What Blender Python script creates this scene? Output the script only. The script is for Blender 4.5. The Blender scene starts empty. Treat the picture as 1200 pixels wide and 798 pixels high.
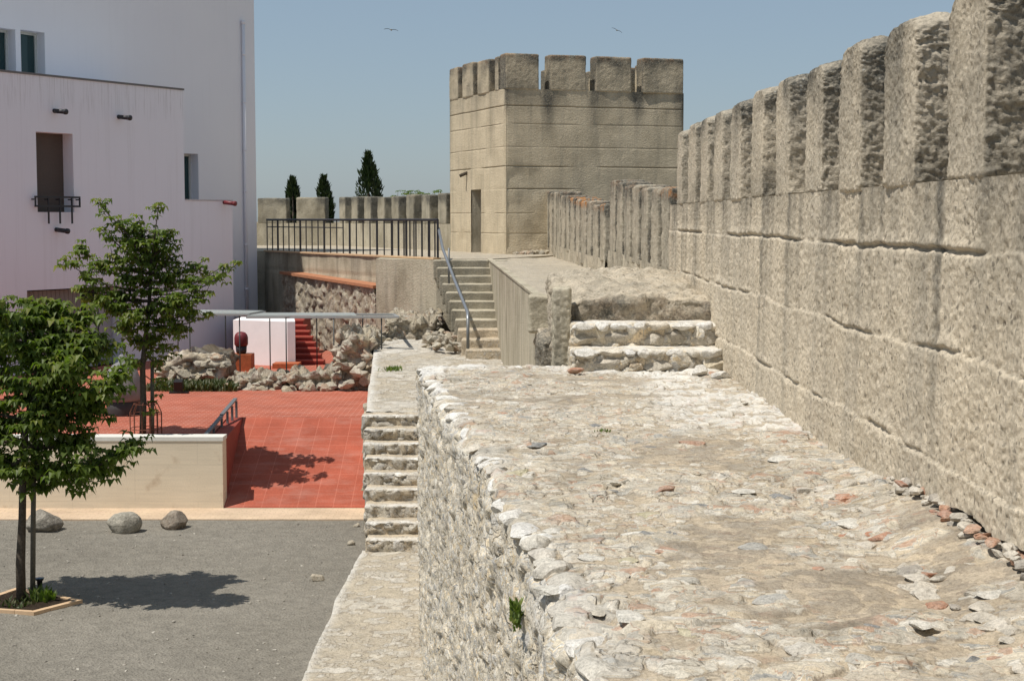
import bpy, math, random
import numpy as np
from mathutils import Vector, Matrix

random.seed(7)
RNG = np.random.default_rng(11)
S = bpy.context.scene
COL = S.collection
PI = math.pi

# ------------------------------------------------------------------ camera model (used to read positions off the photo)
F, CX, CY = 1800.0, 600.0, 399.0
PITCH = math.atan(142.0 / F)
EYE = 1.6


def slope(px, py):
    xc, yc = (px - CX) / F, (CY - py) / F
    dy = math.cos(PITCH) + yc * math.sin(PITCH)
    dz = -math.sin(PITCH) + yc * math.cos(PITCH)
    return xc / dy, dz / dy


def at(px, py, Y):
    sx, sz = slope(px, py)
    return np.array([sx * Y, Y, EYE + sz * Y])


def gz(px, py, z):
    sx, sz = slope(px, py)
    Y = (z - EYE) / sz
    return np.array([sx * Y, Y, z])


# ------------------------------------------------------------------ numpy noise
def _h(ix, iy, iz, s):
    x = (ix * 73856093) ^ (iy * 19349663) ^ (iz * 83492791) ^ (s * 40503 * 977)
    x &= 0xffffffff
    x = ((x ^ (x >> 15)) * 0x2c1b3c6d) & 0xffffffff
    x = ((x ^ (x >> 12)) * 0x297a2d39) & 0xffffffff
    x = x ^ (x >> 15)
    return (x & 0xffffff) / float(0xffffff)


def vn(P, s=0):
    P = np.asarray(P, float)
    i = np.floor(P).astype(np.int64)
    f = P - i
    f = f * f * (3 - 2 * f)
    r = 0
    for dx in (0, 1):
        wx = f[:, 0] if dx else 1 - f[:, 0]
        for dy in (0, 1):
            wy = f[:, 1] if dy else 1 - f[:, 1]
            for dz in (0, 1):
                wz = f[:, 2] if dz else 1 - f[:, 2]
                r = r + wx * wy * wz * _h(i[:, 0] + dx, i[:, 1] + dy, i[:, 2] + dz, s)
    return r


def fbm(P, o=4, s=0):
    r, a, t = 0, 1.0, 0
    P = np.asarray(P, float)
    for k in range(o):
        r = r + a * (vn(P, s + k) - .5)
        t += a
        a *= .5
        P = P * 2.03 + 7.1
    return r / t * 2      # about -1..1


def wor2(u, v, s=0, jit=.95, off=False):
    iu, iv = np.floor(u).astype(np.int64), np.floor(v).astype(np.int64)
    f1 = np.full(len(u), 9.)
    f2 = np.full(len(u), 9.)
    cid, du, dv = np.zeros(len(u)), np.zeros(len(u)), np.zeros(len(u))
    for a in (-1, 0, 1):
        for b in (-1, 0, 1):
            cu, cv = iu + a, iv + b
            x = cu + .5 + jit * (_h(cu, cv, cu * 0 + 1, s) - .5)
            y = cv + .5 + jit * (_h(cu, cv, cu * 0 + 2, s) - .5)
            d = np.hypot(u - x, v - y)
            h = _h(cu, cv, cu * 0 + 3, s)
            n = d < f1
            f2 = np.where(n, f1, np.minimum(f2, d))
            cid = np.where(n, h, cid)
            f1 = np.where(n, d, f1)
            du = np.where(n, u - x, du)
            dv = np.where(n, v - y, dv)
    return (f1, f2, cid, du, dv) if off else (f1, f2, cid)


def wor3(P, s=0, jit=.9):
    I = np.floor(P).astype(np.int64)
    f1 = np.full(len(P), 9.)
    for a in (-1, 0, 1):
        for b in (-1, 0, 1):
            for c in (-1, 0, 1):
                A, B, C = I[:, 0] + a, I[:, 1] + b, I[:, 2] + c
                x = A + .5 + jit * (_h(A, B, C, s + 11) - .5)
                y = B + .5 + jit * (_h(A, B, C, s + 23) - .5)
                z = C + .5 + jit * (_h(A, B, C, s + 37) - .5)
                f1 = np.minimum(f1, (P[:, 0] - x) ** 2 + (P[:, 1] - y) ** 2 + (P[:, 2] - z) ** 2)
    return np.sqrt(f1)


def sst(a, b, x):
    t = np.clip((x - a) / (b - a), 0, 1)
    return t * t * (3 - 2 * t)


# ------------------------------------------------------------------ mesh helpers
WO = {}          # object -> world origin


def mk(name, V, Fc, m, parent=None, smooth=False, attrs=None, label=None, cat=None, group=None, kind=None, origin=None):
    V = np.asarray(V, float).reshape(-1, 3)
    if origin is None:
        lo, hi = V.min(0), V.max(0)
        c = np.array([(lo[0] + hi[0]) / 2, (lo[1] + hi[1]) / 2, lo[2]])
    else:
        c = np.asarray(origin, float)
    me = bpy.data.meshes.new(name)
    if isinstance(Fc, np.ndarray):
        k = Fc.shape[1]
        n = len(Fc)
        me.vertices.add(len(V))
        me.vertices.foreach_set('co', (V - c).astype(np.float32).ravel())
        me.loops.add(n * k)
        me.loops.foreach_set('vertex_index', Fc.astype(np.int32).ravel())
        me.polygons.add(n)
        me.polygons.foreach_set('loop_start', np.arange(0, n * k, k, dtype=np.int32))
        me.update(calc_edges=True)
    else:
        me.from_pydata((V - c).tolist(), [], [list(map(int, f)) for f in Fc])
    if smooth:
        me.polygons.foreach_set('use_smooth', np.ones(len(me.polygons), bool))
    for k, a in (attrs or {}).items():
        at_ = me.attributes.new(k, 'FLOAT', 'POINT')
        at_.data.foreach_set('value', np.asarray(a, np.float32))
    me.validate()
    me.update()
    me.materials.append(m)
    o = bpy.data.objects.new(name, me)
    COL.objects.link(o)
    WO[o] = c
    if parent is not None:
        o.parent = parent
        o.location = c - WO[parent]
    else:
        o.location = c
    tag(o, label, cat, group, kind)
    return o


def tag(o, label=None, cat=None, group=None, kind=None):
    for k, v in (('label', label), ('category', cat), ('group', group), ('kind', kind)):
        if v:
            o[k] = v
    return o


def thing(name, loc, label, cat, group=None):
    o = bpy.data.objects.new(name, None)
    o.empty_display_size = .2
    COL.objects.link(o)
    o.location = loc
    WO[o] = np.asarray(loc, float)
    return tag(o, label, cat, group)


def grid(nu, nv):
    a = np.arange(nu - 1)[:, None] * nv + np.arange(nv - 1)[None, :]
    a = a.ravel()
    return np.stack([a, a + nv, a + nv + 1, a + 1], 1)


class MB:
    def __init__(s):
        s.V, s.F, s.A = [], [], []

    def add(s, V, Fc, rnd=0.):
        b = len(s.V)
        V = [tuple(map(float, v)) for v in V]
        s.V += V
        s.A += [rnd] * len(V)
        s.F += [[i + b for i in f] for f in Fc]
        return s

    def box(s, x0, x1, y0, y1, z0, z1, rnd=0.):
        return s.prism([(x0, y0), (x1, y0), (x1, y1), (x0, y1)], z0, z1, rnd)

    def prism(s, poly, z0, z1, rnd=0.):
        n = len(poly)
        zt = z1 if hasattr(z1, '__len__') else [z1] * n
        zb = z0 if hasattr(z0, '__len__') else [z0] * n
        a = sum(poly[i][0] * poly[(i + 1) % n][1] - poly[(i + 1) % n][0] * poly[i][1] for i in range(n))
        if a < 0:
            poly, zt, zb = poly[::-1], zt[::-1], zb[::-1]
        V = [(p[0], p[1], zb[i]) for i, p in enumerate(poly)] + [(p[0], p[1], zt[i]) for i, p in enumerate(poly)]
        Fc = [list(range(n))[::-1], [n + i for i in range(n)]]
        for i in range(n):
            j = (i + 1) % n
            Fc.append([i, j, n + j, n + i])
        return s.add(V, Fc, rnd)

    def obox(s, o, ax, ay, az, rnd=0.):
        """box from a corner and three edge vectors"""
        o, ax, ay, az = map(np.asarray, (o, ax, ay, az))
        V = [o, o + ax, o + ax + ay, o + ay]
        V = V + [v + az for v in V]
        Fc = [[3, 2, 1, 0], [4, 5, 6, 7], [0, 1, 5, 4], [1, 2, 6, 5], [2, 3, 7, 6], [3, 0, 4, 7]]
        if np.dot(np.cross(ax, ay), az) < 0:
            Fc = [f[::-1] for f in Fc]
        return s.add(V, Fc, rnd)

    def tube(s, pts, rad, n=8, cap=True):
        pts = [np.asarray(p, float) for p in pts]
        if not hasattr(rad, '__len__'):
            rad = [rad] * len(pts)
        V, Fc = [], []
        ref = np.array([.3, .2, 1.])
        for i, p in enumerate(pts):
            t = pts[min(i + 1, len(pts) - 1)] - pts[max(i - 1, 0)]
            t = t / (np.linalg.norm(t) + 1e-9)
            r0 = ref if abs(np.dot(ref / np.linalg.norm(ref), t)) < .95 else np.array([1., .1, 0])
            a = np.cross(t, r0)
            a /= np.linalg.norm(a)
            b = np.cross(t, a)
            for k in range(n):
                w = 2 * PI * k / n
                V.append(p + rad[i] * (a * math.cos(w) + b * math.sin(w)))
        for i in range(len(pts) - 1):
            for k in range(n):
                k2 = (k + 1) % n
                Fc.append([i * n + k, i * n + k2, (i + 1) * n + k2, (i + 1) * n + k])
        if cap:
            Fc.append(list(range(n))[::-1])
            Fc.append([(len(pts) - 1) * n + k for k in range(n)])
        return s.add(V, Fc)

    def lathe(s, c, prof, n=20):
        V, Fc = [], []
        for r, z in prof:
            for k in range(n):
                w = 2 * PI * k / n
                V.append((c[0] + r * math.cos(w), c[1] + r * math.sin(w), c[2] + z))
        for i in range(len(prof) - 1):
            for k in range(n):
                k2 = (k + 1) % n
                Fc.append([i * n + k, i * n + k2, (i + 1) * n + k2, (i + 1) * n + k])
        Fc.append(list(range(n))[::-1])
        Fc.append([(len(prof) - 1) * n + k for k in range(n)])
        return s.add(V, Fc)

    def build(s, name, m, parent=None, smooth=False, **k):
        return mk(name, s.V, s.F, m, parent, smooth, {'rnd': s.A}, **k)


# icosphere for rocks
def _ico(sub):
    import bmesh
    bm = bmesh.new()
    bmesh.ops.create_icosphere(bm, subdivisions=sub, radius=1)
    bm.verts.ensure_lookup_table()
    V = np.array([v.co[:] for v in bm.verts])
    Fc = np.array([[v.index for v in f.verts] for f in bm.faces])
    bm.free()
    return V, Fc


ICO = {k: _ico(k) for k in (2, 3, 4)}


def rock(c, size, rough=.35, sub=3, chip=(.46, .84), yaw=None, seed=None, flat=.0, tilt=.3):
    """one angular stone: returns verts, tris"""
    V, Fc = ICO[sub]
    seed = int(RNG.integers(1, 1 << 20)) if seed is None else seed
    r = np.random.default_rng(seed)
    off = r.uniform(0, 99, 3)
    P = V.copy()
    P = P * (1 + rough * .35 * fbm(V * 1.1 + off, 2, 3))[:, None]
    for _ in range(15):                      # chip planes off
        n = r.normal(size=3)
        n /= np.linalg.norm(n)
        d = r.uniform(*chip)
        P = P - np.outer(np.maximum(P @ n - d, 0), n)
    P += V * (rough * .09 * fbm(V * 4 + off, 3, 9))[:, None]
    P = P / np.abs(P).max(0)
    P = P * np.asarray(size) / 2.
    yaw = r.uniform(0, 2 * PI) if yaw is None else yaw
    M = Matrix.Rotation(yaw, 3, 'Z') @ Matrix.Rotation(r.uniform(-tilt, tilt), 3, 'X') @ Matrix.Rotation(r.uniform(-tilt, tilt), 3, 'Y')
    return P @ np.array(M).T + np.asarray(c, float), Fc


def sharp(o, ang=24):
    o.data.set_sharp_from_angle(angle=math.radians(ang))
    return o


class Rocks:
    def __init__(s):
        s.V, s.F, s.R, s.n = [], [], [], 0

    def add(s, c, size, rnd=None, **k):
        V, Fc = rock(c, size, **k)
        s.V.append(V)
        s.F.append(Fc + s.n)
        s.R.append(np.full(len(V), random.random() if rnd is None else rnd))
        s.n += len(V)
        return s

    def build_each(s, name, m, parent):
        n = 0
        for V, Fc, R in zip(s.V, s.F, s.R):
            sharp(mk(name, V, Fc - n, m, parent, True, {'rnd': R, 'stone': R * 0 + 1}))
            n += len(V)

    def build(s, name, m, parent=None, **k):
        V, R = np.concatenate(s.V), np.concatenate(s.R)
        k.pop('smooth', True)
        return sharp(mk(name, V, np.concatenate(s.F), m, parent, True, {'rnd': R, 'stone': np.ones(len(V))}, **k))


def dbox(size, res, r, yaw=0., c=(0, 0, 0), disp=None, cuts=None):
    """rounded box (base centre c) with a displaced surface; returns V, quads, normals(local)"""
    h = np.asarray(size, float) / 2
    ax = []
    for i in range(3):
        rs = res[i] if hasattr(res, '__len__') else res
        n = max(1, int(round(2 * h[i] / rs)))
        a = np.linspace(-h[i], h[i], n + 1)
        e = [-h[i] + r * .3, -h[i] + r, h[i] - r, h[i] - r * .3]
        a = np.unique(np.round(np.concatenate([a, e]), 5))
        ax.append(a)
    P, Q, idx = [], [], 0
    keys = []
    for d in range(3):
        u, v = (d + 1) % 3, (d + 2) % 3
        for sgn in (-1, 1):
            U, W = np.meshgrid(np.arange(len(ax[u])), np.arange(len(ax[v])), indexing='ij')
            k = np.zeros((U.size, 3), int)
            k[:, u], k[:, v] = U.ravel(), W.ravel()
            k[:, d] = 0 if sgn < 0 else len(ax[d]) - 1
            q = grid(len(ax[u]), len(ax[v]))
            if sgn < 0:
                q = q[:, ::-1]
            keys.append(k)
            Q.append(q + idx)
            idx += len(k)
    K = np.concatenate(keys)
    Q = np.concatenate(Q)
    K, inv = np.unique(K, axis=0, return_inverse=True)
    inv = inv.ravel()
    Q = inv[Q]
    V = np.stack([ax[i][K[:, i]] for i in range(3)], 1)
    inner = np.clip(V, -(h - r), h - r)
    d = V - inner
    n = d / (np.linalg.norm(d, axis=1)[:, None] + 1e-9)
    V = inner + n * r
    cy, sy = math.cos(yaw), math.sin(yaw)
    M = np.array([[cy, -sy, 0], [sy, cy, 0], [0, 0, 1]])
    V = V @ M.T + np.asarray(c, float) + np.array([0, 0, h[2]])
    N = n @ M.T
    if disp is not None:
        V = V + N * disp(V, N)[:, None]
    return V, Q, N


# ------------------------------------------------------------------ materials
class NT:
    def __init__(s, name):
        s.m = bpy.data.materials.new(name)
        s.m.use_nodes = True
        s.t = s.m.node_tree
        s.b = s.t.nodes['Principled BSDF']
        s.pos = s.t.nodes.new('ShaderNodeNewGeometry').outputs['Position']

    def n(s, typ, **k):
        o = s.t.nodes.new('ShaderNode' + typ)
        for a, v in k.items():
            setattr(o, a, v)
        return o

    def put(s, sock, v):
        if hasattr(v, 'is_output'):
            s.t.links.new(v, sock)
        elif isinstance(v, (tuple, list)) and len(v) == 3 and sock.type == 'RGBA':
            sock.default_value = (*v, 1)
        else:
            sock.default_value = v

    def scale(s, v, k):
        o = s.n('VectorMath', operation='MULTIPLY')
        s.put(o.inputs[0], v)
        o.inputs[1].default_value = k if hasattr(k, '__len__') else (k, k, k)
        return o.outputs[0]

    def noise(s, sc, det=3., vec=None, rough=.55, col=False):
        o = s.n('TexNoise')
        s.put(o.inputs['Vector'], s.pos if vec is None else vec)
        o.inputs['Scale'].default_value = sc
        o.inputs['Detail'].default_value = det
        o.inputs['Roughness'].default_value = rough
        return o.outputs['Color' if col else 'Fac']

    def vor(s, sc, vec=None, out='Distance', feat='F1'):
        o = s.n('TexVoronoi', feature=feat)
        s.put(o.inputs['Vector'], s.pos if vec is None else vec)
        o.inputs['Scale'].default_value = sc
        return o.outputs[out]

    def ramp(s, f, stops, inter='LINEAR'):
        o = s.n('ValToRGB')
        s.put(o.inputs[0], f)
        e = o.color_ramp
        e.interpolation = inter
        while len(e.elements) < len(stops):
            e.elements.new(.5)
        for el, (p, c) in zip(e.elements, stops):
            el.position = p
            el.color = (c, c, c, 1) if not hasattr(c, '__len__') else (*c, 1)
        return o.outputs[0]

    def mix(s, f, a, b, mode='MIX'):
        o = s.n('Mix', data_type='RGBA', blend_type=mode)
        s.put(o.inputs[0], f)
        s.put(o.inputs[6], a)
        s.put(o.inputs[7], b)
        return o.outputs[2]

    def ma(s, op, a, b=0., c=None):
        o = s.n('Math', operation=op)
        s.put(o.inputs[0], a)
        s.put(o.inputs[1], b)
        if c is not None:
            s.put(o.inputs[2], c)
        return o.outputs[0]

    def attr(s, name):
        return s.n('Attribute', attribute_name=name).outputs['Fac']

    def xyz(s, v=None):
        o = s.n('SeparateXYZ')
        s.put(o.inputs[0], s.pos if v is None else v)
        return o.outputs

    def bump(s, h, st=.5, dist=.02, nor=None):
        o = s.n('Bump')
        s.put(o.inputs['Height'], h)
        o.inputs['Strength'].default_value = st
        o.inputs['Distance'].default_value = dist
        if nor is not None:
            s.put(o.inputs['Normal'], nor)
        return o.outputs[0]

    def done(s, col, rough=.9, nor=None, spec=.25, metal=0.):
        s.put(s.b.inputs['Base Color'], col)
        s.put(s.b.inputs['Roughness'], rough)
        s.b.inputs['Specular IOR Level'].default_value = spec
        s.b.inputs['Metallic'].default_value = metal
        if nor is not None:
            s.put(s.b.inputs['Normal'], nor)
        return s.m


def rubble_mat(name, mortar, mortar2, stones, bump=.6, white=.0, fine=90., chips=0., csc=15., grey=0.):
    t = NT(name)
    st, rn = t.attr('stone'), t.attr('rnd')
    mo = t.mix(t.ramp(t.noise(1.7, 5), [(.35, 0.), (.65, 1.)]), mortar, mortar2)
    mo = t.mix(t.ramp(t.noise(11., 4, rough=.7), [(.5, 0.), (.72, .5)]), mo, (.30, .255, .20))
    k = len(stones)
    sc = t.ramp(rn, [(i / k, c) for i, c in enumerate(stones)], 'CONSTANT')
    sc = t.mix(.45, sc, t.mix(t.ramp(t.noise(22., 4), [(.3, 0.), (.7, 1.)]), sc, (.60, .55, .46)))
    edge = t.ramp(st, [(.18, 0.), (.42, 1.)])
    c = t.mix(t.ma('MULTIPLY', edge, .95), mo, sc)
    rim = t.ramp(st, [(.02, 0.), (.12, .5), (.30, .5), (.5, 0.)])
    c = t.mix(rim, c, (.24, .20, .155))
    hts = []
    g = t.ramp(t.noise(fine, 4, rough=.75), [(.25, .55), (.5, 1.), (.8, 1.2)])
    c = t.mix(1., c, g, 'MULTIPLY')
    g2 = t.ramp(t.noise(4.5, 4, rough=.6), [(.3, .78), (.6, 1.05)])
    c = t.mix(1., c, g2, 'MULTIPLY')
    g3 = t.ramp(t.noise(34., 3, rough=.7), [(.3, .72), (.55, 1.06)])
    c = t.mix(1., c, g3, 'MULTIPLY')
    if chips:
        dirt = t.attr('dirt')
        wv = t.mix(.10, t.pos, t.noise(8., 3, col=True))
        wv2 = t.mix(.06, t.pos, t.noise(14., 3, col=True))
        for sc_, vv, lo in ((csc, wv, .50), (csc * 2.3, wv2, .42)):
            cc = t.n('SeparateColor')
            t.put(cc.inputs[0], t.vor(sc_, vv, 'Color'))
            ed = t.vor(sc_, vv, 'Distance', 'DISTANCE_TO_EDGE')
            on = t.ma('MULTIPLY', t.ma('GREATER_THAN', cc.outputs[0], lo), t.ramp(t.noise(2.1, 4), [(.40, .12), (.62, 1.)]))
            on = t.ma('MULTIPLY', on, t.ma('SUBTRACT', 1., dirt))
            body = t.ma('MULTIPLY', on, t.ramp(ed, [(.05, 0.), (.11, 1.)]))
            rim_ = t.ma('MULTIPLY', on, t.ramp(ed, [(.0, .0), (.03, 1.), (.06, 1.), (.10, 0.)]))
            cs_ = t.ramp(cc.outputs[1], [(i / k, q_) for i, q_ in enumerate(stones)], 'CONSTANT')
            c = t.mix(t.ma('MULTIPLY', body, chips), c, t.mix(1., cs_, g, 'MULTIPLY'))
            c = t.mix(t.ma('MULTIPLY', rim_, chips * .40), c, (.26, .215, .16))
            if not hts:
                hts.append(t.ma('MULTIPLY', on, t.ramp(ed, [(.03, 0.), (.12, 1.)])))
    # dark grit and lichen specks
    if grey:
        gp_ = t.ma('MULTIPLY', t.ramp(t.noise(1.5, 6, rough=.72), [(.50, 0.), (.64, grey)]), t.ramp(t.noise(17., 4, rough=.7), [(.35, .3), (.6, 1.)]))
        c = t.mix(gp_, c, t.mix(1., c, (.56, .56, .55), 'MULTIPLY'))
    sp = t.ramp(t.vor(38.), [(.0, 1.), (.12, .9), (.2, 0.)])
    sp = t.ma('MULTIPLY', sp, t.ramp(t.noise(3.1, 3), [(.45, 0.), (.6, .55)]))
    c = t.mix(sp, c, (.16, .14, .11))
    if white:
        w = t.ma('MULTIPLY', t.attr('white'), t.ramp(t.noise(9., 5, rough=.7), [(.3, .2), (.5, 1.)]))
        c = t.mix(t.ma('MULTIPLY', w, white), c, (.74, .72, .67))
    b = t.bump(t.noise(fine * 1.2, 5, rough=.7), bump, .012)
    b = t.bump(t.noise(26., 4, rough=.6), bump * .8, .03, b)
    for i, h_ in enumerate(hts):
        b = t.bump(h_, .8, .018 / (1 + i), b)
    return t.done(c, .93, b, .15)


STONES = [(.56, .48, .36), (.46, .41, .33), (.64, .59, .49), (.40, .37, .31), (.56, .46, .32), (.68, .64, .56), (.50, .44, .35), (.33, .33, .31),
          (.59, .52, .40), (.45, .28, .19), (.52, .46, .36), (.62, .54, .41)]
FACE_STONES = [(.72, .62, .46), (.62, .56, .45), (.78, .70, .56), (.54, .52, .48), (.73, .58, .37), (.82, .77, .66), (.48, .47, .45), (.72, .63, .47)]
RUIN_STONES = [(.38, .32, .23), (.47, .41, .30), (.32, .265, .195), (.50, .45, .36), (.29, .255, .20), (.42, .35, .24), (.36, .25, .17), (.43, .39, .31)]

M_walk = rubble_mat('worn_walkway', (.53, .435, .31), (.44, .37, .28), STONES, .6, .85, chips=.62, csc=9., grey=.75)
M_stepface = rubble_mat('rubble_steps', (.60, .50, .36), (.50, .415, .30), [(.52, .47, .38), (.44, .40, .34), (.58, .53, .44), (.40, .38, .35), (.50, .41, .29), (.62, .58, .50)], .7, .75, chips=.5, csc=14.)
M_walk_stone = rubble_mat('embedded_stones', (.5, .45, .38), (.5, .45, .38), [(.55, .50, .41), (.17, .18, .19), (.66, .63, .56), (.40, .39, .36), (.45, .40, .25), (.58, .54, .47), (.42, .22, .14), (.47, .44, .38)], .7)
M_face = rubble_mat('rubble_masonry', (.86, .72, .52), (.78, .65, .47), FACE_STONES, .7, .9, chips=.6, csc=14.)
M_ruin = rubble_mat('ruin_stone', (.42, .345, .245), (.35, .285, .205), RUIN_STONES, .9, .0)
M_landing = rubble_mat('pale_landing', (.50, .435, .33), (.45, .39, .30), [(.54, .49, .40), (.48, .44, .37), (.58, .54, .47), (.46, .41, .33)], .6, .7, chips=.45)
M_ruinpale = rubble_mat('pale_ruin_masonry', (.50, .44, .33), (.44, .37, .27), [(.56, .50, .39), (.48, .41, .30), (.60, .55, .45), (.44, .30, .20), (.52, .46, .35)], .8)
M_riser = rubble_mat('brown_riser_stone', (.5, .43, .32), (.44, .37, .27), [(.50, .44, .34), (.42, .36, .27), (.54, .46, .33), (.38, .34, .28), (.48, .38, .26), (.52, .47, .39)], .8)
M_white_stone = rubble_mat('limewashed_stone', (.6, .56, .5), (.56, .5, .43), [(.74, .71, .65), (.64, .60, .52), (.82, .80, .75), (.56, .52, .45), (.70, .63, .52), (.80, .77, .71), (.62, .57, .49), (.76, .74, .70)], .7, .0)
M_boulder = rubble_mat('boulder_stone', (.3, .27, .22), (.3, .27, .22), [(.19, .17, .14), (.31, .285, .23), (.25, .23, .19), (.22, .17, .125)], .9, .0, 60.)
M_brickbits = rubble_mat('brick_and_stone_bits', (.45, .37, .28), (.40, .33, .25), [(.42, .19, .11), (.55, .50, .42), (.38, .16, .10), (.60, .55, .47), (.34, .31, .27), (.45, .24, .15)], .7)


def tapia_mat(name, a, b, lich=(.105, .10, .085), streak=.55, orange=.5, scale=1., bump=.7, pits=.85, grime=.35):
    """coarse lime concrete: pitted, streaked, lichened (attribute 'lichen' holds where)"""
    t = NT(name)
    c = t.mix(t.ramp(t.noise(1.1, 5), [(.3, 0.), (.7, 1.)]), a, b)
    g = t.ramp(t.noise(55. * scale, 4, rough=.75), [(.25, .55), (.48, 1.), (.8, 1.15)])
    c = t.mix(1., c, g, 'MULTIPLY')
    pit = t.ramp(t.vor(24. * scale, t.mix(.12, t.pos, t.noise(9., 2, col=True))), [(.0, 1.), (.20, .8), (.36, 0.)])
    pit = t.ma('MULTIPLY', pit, t.ramp(t.noise(9., 3), [(.36, 0.), (.56, pits)]))
    c = t.mix(pit, c, (.19, .165, .13))
    # vertical run-off stains
    sv = t.scale(t.pos, (2.6, 2.6, .16))
    sn = t.ramp(t.noise(1.5, 5, sv, .65), [(.50, 0.), (.66, 1.)])
    c = t.mix(t.ma('MULTIPLY', sn, streak), c, t.mix(.5, c, (.20, .19, .165)))
    gr = t.ramp(t.noise(1.3, 6, t.scale(t.pos, (1., 1., .6)), .68), [(.42, 0.), (.66, grime)])
    c = t.mix(gr, c, t.mix(1., c, (.62, .61, .58), 'MULTIPLY'))
    li = t.attr('lichen')
    ln = t.ramp(t.noise(30., 5, rough=.75), [(.28, .35), (.55, 1.)])
    c = t.mix(t.ma('MULTIPLY', li, ln), c, lich)
    # pale lichen dots where it is lichened
    dots = t.ma('MULTIPLY', t.ramp(t.vor(17.), [(.0, 1.), (.13, 1.), (.17, 0.)]), t.ma('MULTIPLY', li, t.ramp(t.noise(2.7, 3), [(.5, 0.), (.6, .8)])))
    c = t.mix(dots, c, (.48, .47, .42))
    og = t.ma('MULTIPLY', t.attr('orange'), t.ramp(t.noise(6., 4, rough=.7), [(.47, 0.), (.58, orange)]))
    c = t.mix(og, c, (.46, .19, .05))
    bn = t.bump(t.noise(60. * scale, 5, rough=.72), bump, .02)
    bn = t.bump(t.vor(26. * scale), bump * .6, .02, bn)
    return t.done(c, .95, bn, .1)


M_wall = tapia_mat('pitted_lime_concrete', (.715, .612, .462), (.63, .548, .425))
M_wallfar = tapia_mat('weathered_lime_concrete', (.58, .505, .385), (.53, .47, .36), streak=.75, orange=.95, scale=.8, pits=.4)
M_tower = tapia_mat('tower_lime_concrete', (.66, .56, .40), (.60, .51, .365), streak=.5, orange=.4, scale=.8, bump=.6, pits=.25, grime=.45)
M_conc = tapia_mat('board_marked_concrete', (.53, .475, .36), (.48, .43, .33), streak=.75, orange=0., scale=.8, bump=.5, pits=.2, grime=.95)


def paint_mat(name, ca, cb, runs=.45, wet=.16):
    t = NT(name)
    c = t.mix(t.ramp(t.noise(.5, 4), [(.3, 0.), (.7, 1.)]), ca, cb)
    sv = t.scale(t.pos, (3., 3., .12))
    st = t.ramp(t.noise(2.2, 5, sv, .7), [(.52, 0.), (.72, wet)])
    c = t.mix(st, c, (.5, .48, .47))
    z = t.xyz()[2]
    top = t.ramp(t.ma('MULTIPLY_ADD', z, 1.0, -3.55), [(.55, 0.), (.99, 1.)])     # runs below the coping at z about 5
    cut = t.ma('LESS_THAN', z, 5.06)
    run = t.ma('MULTIPLY', t.ma('MULTIPLY', top, cut), t.ramp(t.noise(5., 5, sv, .75), [(.50, 0.), (.72, runs)]))
    c = t.mix(run, c, (.30, .28, .26))
    return t.done(c, .85, t.bump(t.noise(45., 4), .15, .01), .2)


M_paint = paint_mat('white_render_paint', (.82, .82, .855), (.80, .797, .835))
M_painttall = paint_mat('cool_white_render_paint', (.835, .825, .85), (.81, .80, .83), 0., .06)


def plain(name, col, rough=.6, metal=0., spec=.4, var=.15, sc=20., bump=0.):
    t = NT(name)
    g = t.ramp(t.noise(sc, 4, rough=.65), [(.25, 1 - var), (.75, 1 + var * .6)])
    c = t.mix(1., col, g, 'MULTIPLY')
    return t.done(c, rough, t.bump(t.noise(sc * 3, 3), bump, .01) if bump else None, spec, metal)


M_iron = plain('dark_painted_iron', (.022, .022, .026), .5, 0, .5)
M_steel = plain('grey_galvanised_steel', (.30, .32, .34), .42, .6, .5)
M_bar = plain('grey_painted_steel', (.16, .17, .175), .5, .2, .5)
M_rod = plain('dark_grey_rod', (.07, .075, .075), .5, .2, .5)
M_canopy = plain('pale_grey_metal_sheet', (.30, .31, .30), .45, .1, .5, .06)
M_rust = plain('rusty_wire', (.14, .045, .025), .8)
M_coping = plain('white_stone_coping', (.70, .68, .62), .8, 0, .2, .1, 9.)
M_orange = plain('terracotta_coping', (.44, .20, .11), .85, 0, .15, .3, 14., .3)
M_redpaint = plain('red_step_paint', (.26, .035, .026), .65, 0, .3, .3, 9.)
M_redlip = plain('orange_brick', (.42, .12, .05), .8, 0, .2, .35, 12.)
M_pot = plain('dark_red_cast_iron', (.16, .02, .025), .5, 0, .5)
M_frame = plain('pale_window_frame', (.55, .56, .52), .5)
M_dark = plain('dark_interior_sheet', (.012, .012, .014), .8)
M_shutter = plain('brown_shutter', (.10, .075, .06), .6, 0, .3, .1)
M_greyshut = plain('grey_slatted_panel', (.24, .225, .20), .7, 0, .3, .1)
M_soil = plain('dark_soil', (.045, .032, .022), 1., 0, .1, .6, 60., 1.)
M_tan = plain('tan_paver', (.60, .42, .26), .85, 0, .15, .15, 18.)
M_lampblack = plain('black_plastic', (.01, .01, .011), .45)
M_bluelens = plain('pale_blue_lens', (.12, .20, .27), .2, 0, .5)
M_bell = plain('grey_mortar_render', (.23, .225, .225), .85, 0, .2, .25, 6., .4)
M_plaster = plain('clean_white_wall', (.88, .855, .845), .8, 0, .2, .05, 4.)
M_bird = plain('dark_feathers', (.02, .019, .018), .8)
M_birdbelly = plain('pale_feathers', (.30, .27, .20), .8)
M_redglass = M_lampblack


def glass_mat():
    t = NT('dark_window_glass')
    return t.done((.02, .05, .05), .06, None, .5)


M_glass = glass_mat()


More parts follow.
